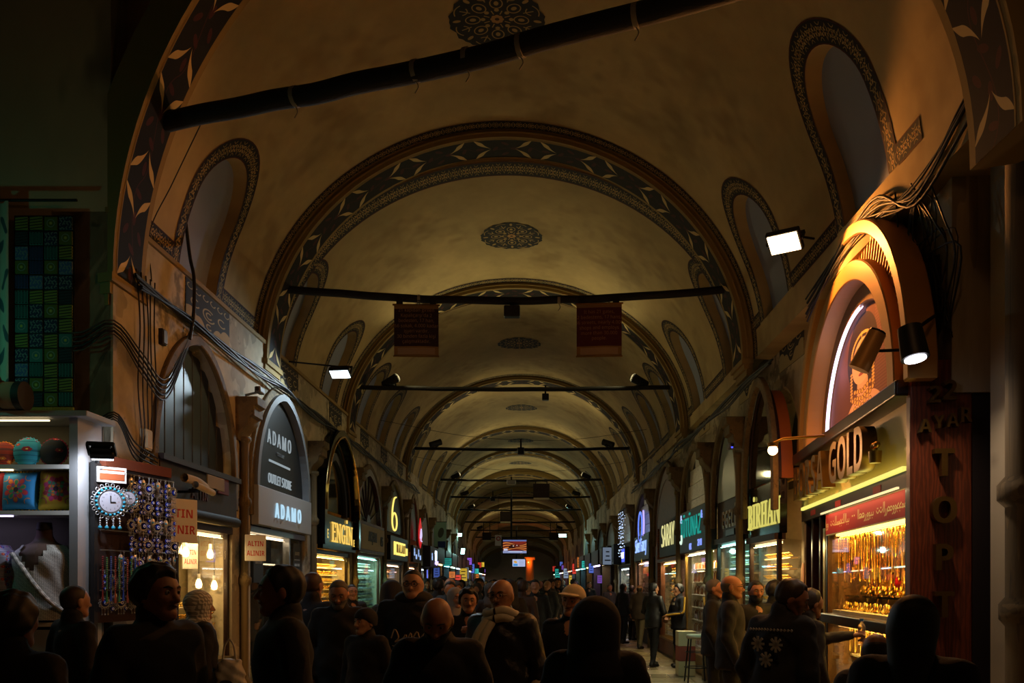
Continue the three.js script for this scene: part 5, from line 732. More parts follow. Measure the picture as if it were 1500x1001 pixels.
{ // pillar end facing down the street, with stacked letters
  const o = thing('end_pillar', 'reddish brown pillar with golden letters at the end of the gold shop', 'pillar'); o.position.set(2.9, 0, -6.82); o.rotation.y = -.09;
  mesh('panel', rbox(.46, 3.36, .1, .012, .2, 1.68, -.06), mat(0xffd0a8, .45, { map: rep(woodTex, 1, 1) }), o); mesh('side_board', box(.16, 3.36, .16, .5, 1.68, -.1), mat(0x1c1210, .6), o);
  const L = (s, z, x, y) => mesh('letter', lettering(s, z, .07, font).translate(x, y, 0), darkBrass, o);
  L('2', .13, .13, 3.08); L('2', .15, .24, 3.11); L('A', .1, .06, 2.84); L('Y', .1, .16, 2.87); L('A', .1, .26, 2.88); L('R', .11, .36, 2.92); L('T', .21, .2, 2.56); L('O', .2, .2, 2.2); L('P', .2, .2, 1.84); L('T', .2, .2, 1.48);
  const n = thing('warning_notice', 'small white warning notice on the reddish pillar', 'sign'); n.position.set(3.22, 1.76, -6.81); n.rotation.y = -.09; mesh('card', rbox(.1, .19, .01, .003), mat(0x9a9a94, .7), n); mesh('figure', [sph(.012, 0, .035, .006, 8).scale(1, 1, .2), box(.014, .05, .003, 0, 0, .006), box(.012, .04, .003, -.014, -.035, .006), box(.012, .04, .003, .014, -.035, .006)], M.black, n); mesh('heading', box(.07, .014, .002, 0, .07, .006), M.black, n); mesh('footing', box(.07, .012, .002, 0, -.075, .006), M.black, n);
}
{ // spot lamps over the ledge
  const o = thing('shop_spotlight', 'dark spotlight with lit white face above the golden letters', 'lamp'); o.position.set(2.72, 3.3, -6.4); o.lookAt(V(2.8, 2.5, -6.25));
  mesh('can', rod(V(0, 0, -.2), V(0, 0, .04), .085, .1, 18), M.black, o); mesh('lens', rod(V(0, 0, .035), V(0, 0, .05), .075, .075, 18), lit(0xf4f0ff, 8), o); o.updateMatrixWorld(); mesh('arm', rod(V(0, 0, -.16), o.worldToLocal(V(3.0, 3.66, -6.7)), .014), M.iron, o);
  const l = new THREE.SpotLight(0xffe0c4, 3.2, 0, 1.15, .7, 2); l.position.set(0, 0, .07); l.castShadow = true; l.shadow.radius = 3; o.add(l); l.target.position.set(0, 0, 2); o.add(l.target);
  const q = thing('shop_spotlight', 'unlit brass cylinder spotlight turned to the portrait poster', 'lamp'); q.position.copy(W(1271, 515, 6.6)); mesh('can', rod(V(.06, .13, .03), V(-.06, -.13, -.02), .068, .078, 20), M.goldPaint, q); mesh('cap', rod(V(.066, .143, .032), V(.06, .13, .03), .06, .064, 20), M.black, q); q.updateMatrixWorld(); mesh('arm', [rod(V(0, 0, 0), q.worldToLocal(V(2.86, 3.42, -6.75)), .012), rod(q.worldToLocal(V(2.86, 3.42, -6.75)), q.worldToLocal(V(2.98, 3.2, -6.9)), .014)], M.iron, q);
  const g = thing('globe_lamp', 'small round glowing lamp on a bracket beside the wooden arch', 'lamp'); g.position.copy(W(1132, 660, 9.3)); mesh('globe', sph(.052, 0, 0, 0, 18), lit(0xffcf98, 9), g); mesh('cap', cyl(.05, .06, .04, 0, .055, 0), M.brass, g); mesh('arm', [rod(V(0, .07, 0), V(.1, .12, 0), .014), rod(V(.1, .12, 0), V(.62, .16, .0), .016)], M.brass, g); glow(g, 0xffb878, 2.8, 0, 0, 0, { r: 2.5 });
}
// ----- gold in the show window
const place = (o, x, y, z) => { ORp(o); o.translateX(x); o.translateY(y); o.translateZ(z); return o; };
const chainGeos = [[.05, .34, .0065], [.06, .46, .008], [.045, .26, .006], [.055, .4, .0105]].map(([w, h, r]) => { const pts = Array.from({ length: 15 }, (_, i) => { const t = i / 14 * 2 - 1; return V(t * w * (1 - .25 * (1 - Math.abs(t))), -h * Math.sqrt(Math.max(0, 1 - Math.pow(Math.abs(t), 2.4))), .01 * (1 - t * t)); }); const g = tube(pts, r, 46, 5), p = g.attributes.position; for (let i = 0; i < p.count; i++) { const k = Math.floor(i / 6); const c = 1; if (k % 2) { const q = pts[Math.min(14, Math.round(k / 47 * 14))]; p.setXYZ(i, mix(p.getX(i), q.x, .0) + (i % 2 ? .0015 : -.0015), p.getY(i), p.getZ(i) + .002); } } g.computeVertexNormals(); return g; });
const chainL = ['fine gold chain hanging in the upper show window', 'long gold rope chain hanging in the upper show window', 'short gold chain hanging in the upper show window', 'thick gold chain hanging in the upper show window'];
for (let row = 0; row < 3; row++) for (let i = 0; i < 30; i++) { const k = (i * 3 + row) % 4, m = mesh('gold_chain', chainGeos[k], (i + row) % 3 ? M.gold : M.goldLight); place(m, -.76 + (i + .5) * .0915 + rr(-.01, .01), [2.13, 2.1, 1.9][row] + rr(-.01, .01), [-.12, -.25, -.4][row]); tag(m, chainL[k], 'necklace', 'gold chains in the upper show window'); }
{ const o = ORp(thing('chain_rail', 'brass rails the gold chains hang from', 'rail')); for (const [y, z] of [[2.135, -.12], [2.105, -.25], [1.905, -.4]]) mesh('rail', rod(V(-.82, y, z), V(1.95, y, z), .006), M.brass, o); for (const x of [-.82, 1.95]) mesh('rail_end', box(.012, .3, .34, x, 2.02, -.26), M.brass, o); }
const bang = new THREE.TorusGeometry(.04, .007, 6, 22), cuff = merge([new THREE.TorusGeometry(.036, .012, 6, 22), new THREE.TorusGeometry(.036, .013, 6, 20).translate(0, 0, .02)]);
for (let row = 0; row < 2; row++) for (let i = 0; i < 22; i++) { const m = mesh('gold_bangle', i % 3 ? bang : cuff, i % 2 ? M.gold : M.goldLight); place(m, -.72 + (i + .5) * .122 + rr(-.01, .01), [1.395, 1.56][row], [-.18, -.36][row]); m.rotateX(-.35); tag(m, (i % 3 ? 'thin gold bangle standing on ' : 'wide gold cuff standing on ') + (row ? 'the glass shelf of the show window' : 'the floor of the upper show window'), 'bangle', row ? 'bangles on the glass shelf' : 'bangles on the window floor'); }
const bustG = lathe([[.001, 0], [.07, 0], [.075, .05], [.07, .12], [.085, .17], [.06, .21], [.028, .24], [.025, .3], [.001, .3]], 18).scale(1, 1, .6);
const bibG = merge([...[.05, .075, .1].map((r) => new THREE.TorusGeometry(r * .8, .006, 5, 20, Math.PI).rotateZ(Math.PI).translate(0, .22, .05)), ...Array.from({ length: 9 }, (_, k) => sph(.012, Math.cos(Math.PI + k * .39) * .085, .215 + Math.sin(Math.PI + k * .39) * .095, .052, 6))]);
for (let i = 0; i < 7; i++) { const o = place(thing('necklace_bust', 'cream display bust wearing a gold bib necklace on the lower shelf', 'display bust', 'necklace busts in the lower window'), -.55 + i * .38, i % 2 ? .545 : .88, i % 2 ? -.2 : -.42); mesh('bust', bustG, M.velvetCream, o); mesh('necklace', bibG, M.gold, o); }
for (let i = 0; i < 26; i++) { const m = mesh('gold_chain', chainGeos[2], i % 2 ? M.gold : M.goldLight); place(m, -.76 + (i + .5) * .105, 1.16, -.24 - .1 * (i % 2)); tag(m, 'short gold chain hanging in the lower show window', 'necklace', 'gold chains in the lower show window'); }
{ const o = ORp(thing('chain_rail', 'brass rail in the lower show window', 'rail')); for (const z of [-.24, -.34]) mesh('rail', rod(V(-.82, 1.165, z), V(1.95, 1.165, z), .005), M.brass, o); for (const x of [-.82, 1.95]) mesh('rail_end', box(.012, .06, .16, x, 1.18, -.29), M.brass, o); }
{ const o = place(thing('ruby_pendant', 'large ruby red pendant stone on a stand in the show window', 'pendant'), .72, 1.53, -.3); mesh('stone', new THREE.OctahedronGeometry(.05, 1).scale(1, 1.3, .6).translate(0, .12, 0), mat(0xd01838, .15), o); mesh('stand', [cyl(.04, .03, .02, 0, .01, 0), cyl(.008, .008, .06, 0, .04, 0)], M.gold, o); }
{ // utility boxes and cables above the gold shop
  const o = thing('meter_box', 'old dark meter box on the wall above the reddish pillar', 'box'); o.position.set(3.28, 3.95, -7.05); o.rotation.y = -1.1; mesh('case', rbox(.3, .62, .16, .01), mat(0x241a14, .7), o); mesh('door', rbox(.26, .5, .02, .005, 0, 0, .09), mat(0x30221a, .6), o); mesh('latch', box(.02, .06, .02, .1, 0, .105), M.steel, o); mesh('small_box', rbox(.16, .24, .12, .01, -.26, -.05, .0), mat(0x8a6a48, .7), o);
}
// ---------- people ----------
function meshSDF(f, lo, hi, cell) {
  const n = [0, 1, 2].map((k) => Math.ceil((hi[k] - lo[k]) / cell) + 2), [nx, ny, nz] = n, val = new Float32Array(nx * ny * nz).fill(NaN), id = (i, j, k) => i + nx * (j + ny * k), BS = 6, half = BS * cell * .5 * 1.733 * 1.35 + cell;
  const blocks = [];
  for (let bk = 0; bk < nz - 1; bk += BS) for (let bj = 0; bj < ny - 1; bj += BS) for (let bi = 0; bi < nx - 1; bi += BS) {
    if (Math.abs(f(lo[0] + (bi + BS / 2) * cell, lo[1] + (bj + BS / 2) * cell, lo[2] + (bk + BS / 2) * cell)) > half) continue;
    blocks.push([bi, bj, bk]);
    for (let k = bk; k <= Math.min(bk + BS, nz - 1); k++) for (let j = bj; j <= Math.min(bj + BS, ny - 1); j++) for (let i = bi; i <= Math.min(bi + BS, nx - 1); i++) { const q = id(i, j, k); if (val[q] !== val[q]) val[q] = f(lo[0] + i * cell, lo[1] + j * cell, lo[2] + k * cell); }
  }
  const vid = new Int32Array(nx * ny * nz).fill(-1), pos = [], idx = [];
  for (const [bi, bj, bk] of blocks) for (let k = bk; k < Math.min(bk + BS, nz - 1); k++) for (let j = bj; j < Math.min(bj + BS, ny - 1); j++) for (let i = bi; i < Math.min(bi + BS, nx - 1); i++) {
    let sx = 0, sy = 0, sz = 0, c = 0;
    const v = (a, b, d) => val[id(i + a, j + b, k + d)];
    const edge = (a, b, d, e, g, h) => { const p = v(a, b, d), q = v(e, g, h); if ((p < 0) !== (q < 0)) { const t = p / (p - q); sx += a + (e - a) * t; sy += b + (g - b) * t; sz += d + (h - d) * t; c++; } };
    for (const a of [0, 1]) for (const b of [0, 1]) { edge(0, a, b, 1, a, b); edge(a, 0, b, a, 1, b); edge(a, b, 0, a, b, 1); }
    if (c) { vid[id(i, j, k)] = pos.length / 3; pos.push(lo[0] + (i + sx / c) * cell, lo[1] + (j + sy / c) * cell, lo[2] + (k + sz / c) * cell); }
  }
  const quad = (a, b, c, d, flip) => { if (a < 0 || b < 0 || c < 0 || d < 0) return; flip ? idx.push(a, c, b, a, d, c) : idx.push(a, b, c, a, c, d); };
  for (const [bi, bj, bk] of blocks) for (let k = Math.max(1, bk); k < Math.min(bk + BS, nz - 1); k++) for (let j = Math.max(1, bj); j < Math.min(bj + BS, ny - 1); j++) for (let i = Math.max(1, bi); i < Math.min(bi + BS, nx - 1); i++) {
    const v0 = val[id(i, j, k)], I = (a, b, c) => vid[id(i + a, j + b, k + c)];
    const vx = val[id(i + 1, j, k)], vy = val[id(i, j + 1, k)], vz = val[id(i, j, k + 1)];
    if ((v0 < 0) !== (vx < 0) && vx === vx) quad(I(0, -1, -1), I(0, 0, -1), I(0, 0, 0), I(0, -1, 0), v0 >= 0);
    if ((v0 < 0) !== (vy < 0) && vy === vy) quad(I(-1, 0, -1), I(-1, 0, 0), I(0, 0, 0), I(0, 0, -1), v0 >= 0);
    if ((v0 < 0) !== (vz < 0) && vz === vz) quad(I(-1, -1, 0), I(0, -1, 0), I(0, 0, 0), I(-1, 0, 0), v0 >= 0);
  }
  const g = new THREE.BufferGeometry(); g.setAttribute('position', new THREE.Float32BufferAttribute(pos, 3)); g.setIndex(idx); g.computeVertexNormals();
  const uv = new Float32Array(pos.length / 3 * 2); for (let i = 0; i < uv.length / 2; i++) { uv[2 * i] = pos[3 * i] + pos[3 * i + 2]; uv[2 * i + 1] = pos[3 * i + 1]; } g.setAttribute('uv', new THREE.BufferAttribute(uv, 2)); return g;
}
const cap = (x, y, z, a, b, ra, rb, fz = 1) => { const dx = b[0] - a[0], dy = b[1] - a[1], dz = (b[2] - a[2]) * fz, px = x - a[0], py = y - a[1], pz = (z - a[2]) * fz, l = dx * dx + dy * dy + dz * dz; const t = l > 1e-9 ? clamp((px * dx + py * dy + pz * dz) / l, 0, 1) : 0, ex = px - dx * t, ey = py - dy * t, ez = pz - dz * t; return (Math.sqrt(ex * ex + ey * ey + ez * ez) - (ra + (rb - ra) * t)) / (fz > 1 ? 1 + (fz - 1) * .5 : 1); };
const ell = (x, y, z, c, r) => { const a = (x - c[0]) / r[0], b = (y - c[1]) / r[1], d = (z - c[2]) / r[2], k = Math.sqrt(a * a + b * b + d * d); return (k - 1) * Math.min(r[0], r[1], r[2]) * (k > 1 ? 1 : 1); };
const smin = (a, b, k) => { const h = Math.max(k - Math.abs(a - b), 0) / k; return Math.min(a, b) - h * h * k * .25; };
// head in its own frame: origin mid head, +z is the face
function headSDF(fat, fem) {
  return (x, y, z) => {
    const X = Math.abs(x); let d = ell(x, y, z, [0, .035, -.012], [.078, .086, .1]);
    d = smin(d, cap(x, y, z, [0, .0, .028], [0, -.078, .055], .064 + fat * .6, (fem ? .03 : .036) + fat), .045);
    d = smin(d, cap(X, y, z, [.05, -.045, .0], [.018, -.088, .06], .018 + fat, .018 + fat, 1), .03);
    d = smin(d, cap(X, y, z, [0, .03, .084], [.04, .026, .07], .011, .011), .018); d = smin(d, cap(X, y, z, [.045, -.012, .062], [.03, -.02, .072], .016, .014), .02);
    const e = Math.hypot(X - .032, y - .012, z - .104) - .017; d = -smin(-d, e, .014);
    d = smin(d, cap(x, y, z, [0, .014, .088], [0, -.024, .112], .009, .014), .012); d = smin(d, Math.hypot(X - .013, y + .028, z - .098) - .009, .008);
    d = smin(d, cap(X, y, z, [0, -.05, .092], [.02, -.053, .083], .0075, .005), .008); d = smin(d, Math.hypot(x, y + .088, z - .072) - .02 - fat, .02);
    d = smin(d, ell(X, y, z, [.08, -.004, -.012], [.011, .033, .021]), .01);
    return smin(d, cap(x, y, z, [0, -.05, -.02], [0, -.17, -.035], .05 + fat, .058 + fat), .03);
  };
}
const headCache = {}, headGeo = (fat, fem, cell) => headCache[[fat, fem, cell]] ??= meshSDF(headSDF(fat, fem), [-.13, -.2, -.14], [.13, .15, .15], cell);
const skullD = (x, y, z, t) => smin(ell(x, y, z, [0, .037, -.012], [.078 + t, .088 + t, .1 + t]), cap(x, y, z, [0, -.03, -.03], [0, -.06, -.03], .06 + t, .055 + t), .04);
const hairKinds = {
  short: (x, y, z) => { const l = mix(-.05, .075, sstep(-.02, .06, z + (Math.abs(x) > .06 ? -.012 : 0))); return Math.max(skullD(x, y, z, mix(-.002, .011, sstep(0, .04, y - l)) + .003 * Math.sin(x * 90) * Math.sin(z * 80)), l - y); },
  thick: (x, y, z) => { const l = mix(-.06, .069, sstep(-.02, .06, z + (Math.abs(x) > .06 ? -.01 : 0))); return Math.max(skullD(x, y, z, mix(.0, .022, sstep(0, .045, y - l)) + .005 * Math.sin(x * 70 + y * 40) * Math.sin(z * 60)), l - y); },
  crop: (x, y, z) => { const l = mix(-.045, .079, sstep(-.02, .06, z)); return Math.max(skullD(x, y, z, mix(-.003, .005, sstep(0, .03, y - l))), l - y); },
  ring: (x, y, z) => { const l = mix(-.055, .02, sstep(-.02, .03, z)); return Math.max(skullD(x, y, z, mix(-.003, .006, sstep(0, .03, y - l) * sstep(0, .03, .055 - y))), l - y, y - .055, z - .03); },
  long: (x, y, z) => Math.max(smin(skullD(x, y, z, .02), cap(x, y, z, [0, -.02, -.055], [0, -.2, -.07], .085, .09), .05), z > .0 ? mix(-.2, .062, sstep(.0, .06, z)) - y : -1, .018 - Math.abs(x) > 0 && z > .05 && y < .05 ? .01 : -1),
  beanie: (x, y, z) => Math.max(skullD(x, y, z, .02), mix(-.03, .045, sstep(-.05, .09, z)) - y),
  hood: (x, y, z) => Math.max(smin(ell(x, y, z, [0, .03, -.02], [.125, .135, .145]), cap(x, y, z, [0, -.1, -.04], [0, -.22, -.04], .13, .17), .06), -(ell(x, y, z, [0, .005, .11], [.085, .115, .12]))),
  scarf: (x, y, z) => Math.max(smin(ell(x, y, z, [0, .034, -.015], [.098, .11, .12]), cap(x, y, z, [0, -.08, -.01], [0, -.2, -.02], .085, .15), .05), -(ell(x, y, z, [0, -.012, .105], [.055, .082, .075]))),
  cap: (x, y, z) => Math.min(Math.max(skullD(x, y, z, .022), mix(.0, .055, sstep(-.06, .09, z)) - y), Math.max(ell(x, y, z, [0, .06, .1], [.085, .014, .075]), .04 - z)),
};
const hairCache = {}, hairGeo = (k, cell) => hairCache[k + cell] ??= meshSDF(hairKinds[k], [-.22, -.4, -.26], [.22, .2, .24], cell);
const beardGeo = (cell) => hairCache['beard' + cell] ??= meshSDF((x, y, z) => Math.max(headSDF(0, 0)(x, y, z) - .006, y + .03 + (Math.abs(x) < .028 ? .012 : 0), -(z - .005), -(Math.hypot(x * .8, (y + .051) * 1.6, 0) - .018)), [-.11, -.14, -.03], [.11, .02, .14], cell);
const eyesGeo = merge([sph(.0115, .032, .012, .083, 10), sph(.0115, -.032, .012, .083, 10)]), pupilGeo = merge([sph(.0065, .031, .012, .0905, 8), sph(.0065, -.031, .012, .0905, 8)]);
const browGeo = merge([-1, 1].map((s) => tube([V(s * .013, .03, .099), V(s * .032, .037, .094), V(s * .05, .031, .08)], .0042, 8, 5))), lipGeo = tube([V(-.022, -.051, .089), V(0, -.049, .1), V(.022, -.051, .089)], .0048, 8, 5);
const glassesGeo = merge([...[-1, 1].map((s) => new THREE.TorusGeometry(.023, .0026, 6, 20).scale(1.1, .8, 1).translate(s * .033, .01, .112)), ...[-1, 1].map((s) => rod(V(s * .058, .014, .108), V(s * .082, .012, -.01), .0024, .0024, 5)), rod(V(-.008, .014, .113), V(.008, .014, .113), .0024, .0024, 5)]);
const skinM = [0x9a6a4c, 0xa87858, 0x8a5c42, 0xb08464].map((c) => mat(c, .55, { bumpMap: rep(noiseTex, 20, 20), bumpScale: .0008 }));
const hairM = { black: mat(0x0c0a09, .6), brown: mat(0x2a1c12, .6), grey: mat(0x55504a, .7), ginger: mat(0x3a2214, .6) };
const clothCache = {}; const cloth = (c, r = .85) => clothCache[c + '_' + r] ??= mat(c, r, { bumpMap: rep(weaveTex, 60, 60), bumpScale: .0012 });
const DARK = 0x0b0b0d;
const P3 = (v) => [v.x, v.y, v.z];
function handSDF(E, Wp, grip) {
  const dir = Wp.clone().sub(E).normalize(), up = Math.abs(dir.y) > .8 ? V(0, 0, 1) : V(0, 1, 0), sd = dir.clone().cross(up).normalize(), nm = sd.clone().cross(dir).normalize(), at = (a, b, c) => P3(Wp.clone().addScaledVector(dir, a).addScaledVector(sd, b).addScaledVector(nm, c));
  const B = [[at(-.03, 0, 0), at(.02, 0, 0), .027, .026]]; for (const k of [-1, 0, 1]) B.push([at(.015, k * .016, 0), at(.075, k * .024, 0), .02, .019]);
  [[-.033, .9], [-.011, 1], [.011, .95], [.032, .78]].forEach(([o, l]) => { const c = grip ? .8 : .3; B.push([at(.08, o, 0), at(.08 + .034 * l, o * 1.05, -.02 * c), .0105, .0098], [at(.08 + .034 * l, o * 1.05, -.02 * c), at(.08 + (grip ? .03 : .062) * l, o * 1.05, -.055 * c), .0096, .0088], [at(.08 + (grip ? .03 : .062) * l, o * 1.05, -.055 * c), at(.08 + (grip ? .005 : .078) * l, o, -.075 * c), .0088, .008]); });
  B.push([at(.02, -.03, -.005), at(.05, -.052, -.016), .013, .0115], [at(.05, -.052, -.016), at(.078, -.046, -.034), .011, .009]);
  const c = P3(Wp.clone().addScaledVector(dir, .05));
  return [(x, y, z) => { let d = 9; for (const [a, b, p, q] of B) d = smin(d, cap(x, y, z, a, b, p, q), .007); return d; }, c.map((v) => v - .15), c.map((v) => v + .15)];
}
// pose: lean, arms {L:[elbow,wrist],R:...} in a 1.75 m frame, person faces +z, own left is +x
function figure(o, sp, d) {
  const near = d < 9, cellB = near ? .02 : d < 19 ? .026 : .036, cellH = near ? .0055 : d < 19 ? .008 : .011, lean = sp.lean ?? 0, fat = sp.fat ?? 0, fem = sp.fem ? 1 : 0;
  const up = (x, y, z) => { const Y = y - .95, c = Math.cos(lean), s = Math.sin(lean); return [x, .95 + Y * c - z * s, Y * s + z * c]; };
  const st = sp.stride ?? .03, crouch = sp.crouch ?? 0;
  const hipY = .93 - crouch;
  const A = sp.arms ?? {}, sh = (s) => up(s * (.175 + fat), 1.42, -.01);
  const arm = (s) => { const q = A[s > 0 ? 'L' : 'R'] ?? [[s * .25, 1.14, -.04], [s * .235, .9, .06]]; return [sh(s), up(...q[0]), up(...q[1])]; };
  const arms = [arm(1), arm(-1)], leg = (s) => [[s * .09, hipY, 0], [s * .1, .5 - crouch * .45, .03 + s * st + crouch * .7], [s * .105, .09, s * st * 1.6 - .02]];
  const legs = [leg(1), leg(-1)];
  const Mh = new THREE.Matrix4(), pivot = up(0, 1.5, -.01), hd = sp.head ?? [0, 0];
  Mh.makeRotationFromEuler(new THREE.Euler(lean * .6 + hd[1], hd[0], hd[2] ?? 0, 'YXZ')); const hc = V(0, .118, .02).applyMatrix4(Mh).add(V(...pivot)); Mh.setPosition(hc);
  const down = (g) => g.translate(0, -crouch, 0);
  // body: one surface through head, trunk, limbs and hands
  const core = [[up(0, 1.0, 0), up(0, 1.36, 0), .11, .12], [up(0, 1.36, 0), up(0, 1.52, -.015), .09, .05], ...arms.flatMap(([s, e, w]) => [[s, e, .045, .036], [e, w, .036, .026]]), ...legs.flatMap(([h, k, a]) => [[h, k, .07, .05], [k, a, .045, .035]])];
  const bodyF = (x, y, z) => { let v = 9; for (const [a, b, p, q] of core) v = smin(v, cap(x, y, z, a, b, p, q), .04); return v; };
  const lo = [-.75, -.02, -.6], hi = [.75, 1.75, .75];
  const parts = [meshSDF(bodyF, lo, hi, near ? .026 : .04), headGeo(sp.fatFace ?? 0, fem, cellH).clone().applyMatrix4(Mh)];
  for (const [s, e, w] of arms) { const [f, l, h] = handSDF(V(...e), V(...w), sp.grip); parts.push(meshSDF(f, l, h, near ? .0065 : d < 19 ? .009 : .014)); }
  mesh('body', parts.map((g) => clean(g)), skinM[sp.skin ?? 0], o);
  // clothes
  const hem = sp.hem ?? .8, bulk = sp.bulk ?? 0, wr = (x, y, z) => .006 * Math.sin(y * 34 + x * 9 + Math.sin(z * 23) * 2) * Math.sin(x * 21 + z * 17 + y * 5);
  const TB = [[up(0, 1.02, 0), up(0, 1.3, 0), .16 + bulk + fat, .172 + bulk + fat * .7, 1.35], [up(-.13, 1.41, -.01), up(.13, 1.41, -.01), .072 + bulk * .6, .072 + bulk * .6, 1], [up(0, Math.max(hem, 1.0), 0), up(0, 1.05, 0), .17 + bulk + fat, .16 + bulk + fat, 1.3]];
  if (hem < .95) TB.push([[0, hem, 0], up(0, 1.0, 0), .185 + bulk + fat + (.9 - hem) * .12, .168 + bulk + fat, 1.28]);
  const AB = arms.flatMap(([s, e, w]) => { const c = sp.cuff ?? 1, wx = [0, 1, 2].map((k) => mix(e[k], w[k], c)); return [[s, e, .066 + bulk * .5, .056 + bulk * .4], [e, wx, .055 + bulk * .4, .042 + bulk * .3]]; });
  const nb = up(0, 1.47, -.015), nt = up(0, 1.53, -.02);
  const jacketF = (x, y, z) => { let v = 9; for (const [a, b, p, q, f] of TB) v = smin(v, cap(x, y, z, a, b, p, q, f), .06); v = Math.max(v, hem - y); v = smin(v, cap(x, y, z, nb, nt, .078, .074), .03); let w = 9; for (const [a, b, p, q] of AB) w = smin(w, cap(x, y, z, a, b, p, q), .02); return smin(v, w, .035) + wr(x, y, z); };
  mesh(sp.coat ?? 'jacket', down(meshSDF(jacketF, [-.85, .3, -.7], [.85, 1.68, .85], cellB)), cloth(sp.top ?? DARK, sp.topR ?? .85), o);
  const trF = (x, y, z) => { let v = cap(x, y, z, [-.07, hipY + .03, 0], [.07, hipY + .03, 0], .11 + fat, .11 + fat, 1.2); for (const [h, k, a] of legs) { v = smin(v, cap(x, y, z, h, k, .092 + fat * .4, .066), .03); v = smin(v, cap(x, y, z, k, a, .065, .056), .03); } return Math.max(v + wr(x, y * 1.3, z), .055 - y); };
  mesh('trousers', meshSDF(trF, [-.4, 0, -.5], [.4, 1.2, .6], cellB), cloth(sp.legs ?? 0x0c0c0f, .9), o);
  const shoeF = (x, y, z) => Math.max(smin(cap(x, y, z, [0, .045, -.05], [0, .035, .13], .048, .04, 1), cap(x, y, z, [0, .08, -.03], [0, .11, -.03], .045, .045), .03), .002 - y);
  const sg = shoeCache[cellB] ??= meshSDF(shoeF, [-.1, -.01, -.14], [.1, .2, .22], .014);
  for (const [h, k, a] of legs) { const m = mesh('shoe', sg, M.black, o); m.position.set(a[0], 0, a[2] + .02); m.rotation.y = Math.sign(a[0]) * .12; }
  const hg = (name, g, m) => { const q = mesh(name, g, m, o); q.applyMatrix4(Mh); q.position.y -= crouch; return q; };
  if (crouch) o.children[0].geometry.translate(0, 0, 0);
  if (sp.hair) hg(({ hood: 'hood', beanie: 'beanie', scarf: 'headscarf', cap: 'cap' })[sp.hair] ?? 'hair', hairGeo(sp.hair, cellH), sp.hairMat ?? hairM[sp.hairC ?? 'black']);
  if (sp.under) hg('hair', hairGeo(sp.under, cellH), hairM[sp.hairC ?? 'black']);
  if (sp.beard) hg('beard', beardGeo(cellH), hairM[sp.hairC ?? 'black']);
  if (d < 19 && !sp.back) { hg('eyes', eyesGeo, eyeM); hg('pupils', pupilGeo, M.black); hg('eyebrows', browGeo, hairM[sp.hairC ?? 'black']); hg('lips', lipGeo, lipM); }
  if (sp.glasses) hg('glasses', glassesGeo, M.black);
  return { arms, up, Mh };
}
const shoeCache = {}, lipM = mat(0x6a3a30, .6), eyeM = mat(0x8a847c, .5);
let personN = 0;
function person(label, px, d, top, yaw, sp = {}) {               // px: where the head stands in the photograph, top: pixel row of the crown
  const H = EYE + (VY - top) * d / F, o = thing('person', label, 'person', sp.group), fig = figure(o, sp, d), e = fig.Mh.elements;
  const crown = e[13] + e[5] * .037 - e[9] * .012 + Math.hypot(e[1] * .078, e[5] * .088, e[9] * .1) + (sp.hair === 'hood' ? .035 : sp.hair === 'scarf' || sp.hair === 'cap' || sp.hair === 'beanie' ? .02 : .008), sc = H / crown;
  o.position.set((px - VX) * d / F, 0, -d); o.rotation.y = yaw; o.scale.setScalar(sc);
  if (sp.shiftHead) { const v = V(fig.Mh.elements[12], 0, fig.Mh.elements[14]).multiplyScalar(sc).applyAxisAngle(V(0, 1, 0), yaw); o.position.x -= v.x; o.position.z -= v.z; }
  return { o, ...fig, sc };
}
const HP = Math.PI / 2;
// --- west half, from the corner inwards
person('person with dark hair seen from behind at the shelf unit', 18, 3.5, 868, 3.0, { hair: 'thick', back: 1, bulk: .02 });
person('close cropped person in dark coat facing the lace shawl', 109, 6.2, 857, 2.6, { hair: 'crop', hairC: 'brown', back: 1, hem: .6, skin: 1 });
{ const q = person('dark haired man in buttoned coat turned towards the lit street', 228, 3.9, 828, 1.05, { hair: 'thick', hem: .55, bulk: .015, coat: 'coat', skin: 2, head: [.15, 0] }); for (let k = 0; k < 5; k++) mesh('coat_button', sph(.013, .0, 1.34 - k * .11, .175 - .012 * Math.abs(k - 2), 8).scale(1, 1, .6), M.steel, q.o); }
{ const q = person('woman in white patterned headscarf and dark coat with plastic bag', 291, 6.6, 864, 2.2, { hair: 'scarf', hairMat: mat(0xffffff, .9, { map: rep(laceTex, 3, 3) }), hem: .45, coat: 'coat', back: 1, fem: 1, bulk: .03, arms: { L: [[.26, 1.14, 0], [.25, .9, .14]] } });
  const b = thing('plastic_bag', 'white plastic bag hanging from the hand of the headscarf woman', 'bag'); const hp = q.o.localToWorld(V(.0, 0, 0)); b.position.copy(W(336, 985, 6.5)); mesh('bag', meshSDF((x, y, z) => Math.max(ell(x, y, z, [0, -.05, 0], [.12, .17, .07]) + .008 * Math.sin(x * 60 + y * 30) * Math.sin(y * 50), y - .1), [-.16, -.26, -.1], [.16, .14, .1], .014), mat(0xb8b6b0, .5), b); mesh('handles', [tube([V(-.05, .08, 0), V(-.03, .2, 0), V(0, .24, 0), V(.03, .2, 0), V(.05, .08, 0)], .008, 16, 5)], mat(0xb8b6b0, .5), b); mesh('print', new THREE.CircleGeometry(.05, 16).scale(1, .6, 1).translate(0, -.08, .075), mat(0x2a2a2e, .6), b); }
person('man with short dark hair in a dark jacket looking into the outlet', 414, 4.25, 828, -1.15, { hair: 'short', hem: .72, bulk: .02, skin: 2, head: [-.2, 0] });
person('man with close cropped reddish head behind the man looking into the outlet', 458, 8, 838, 2.8, { hair: 'crop', hairC: 'ginger', back: 1 });
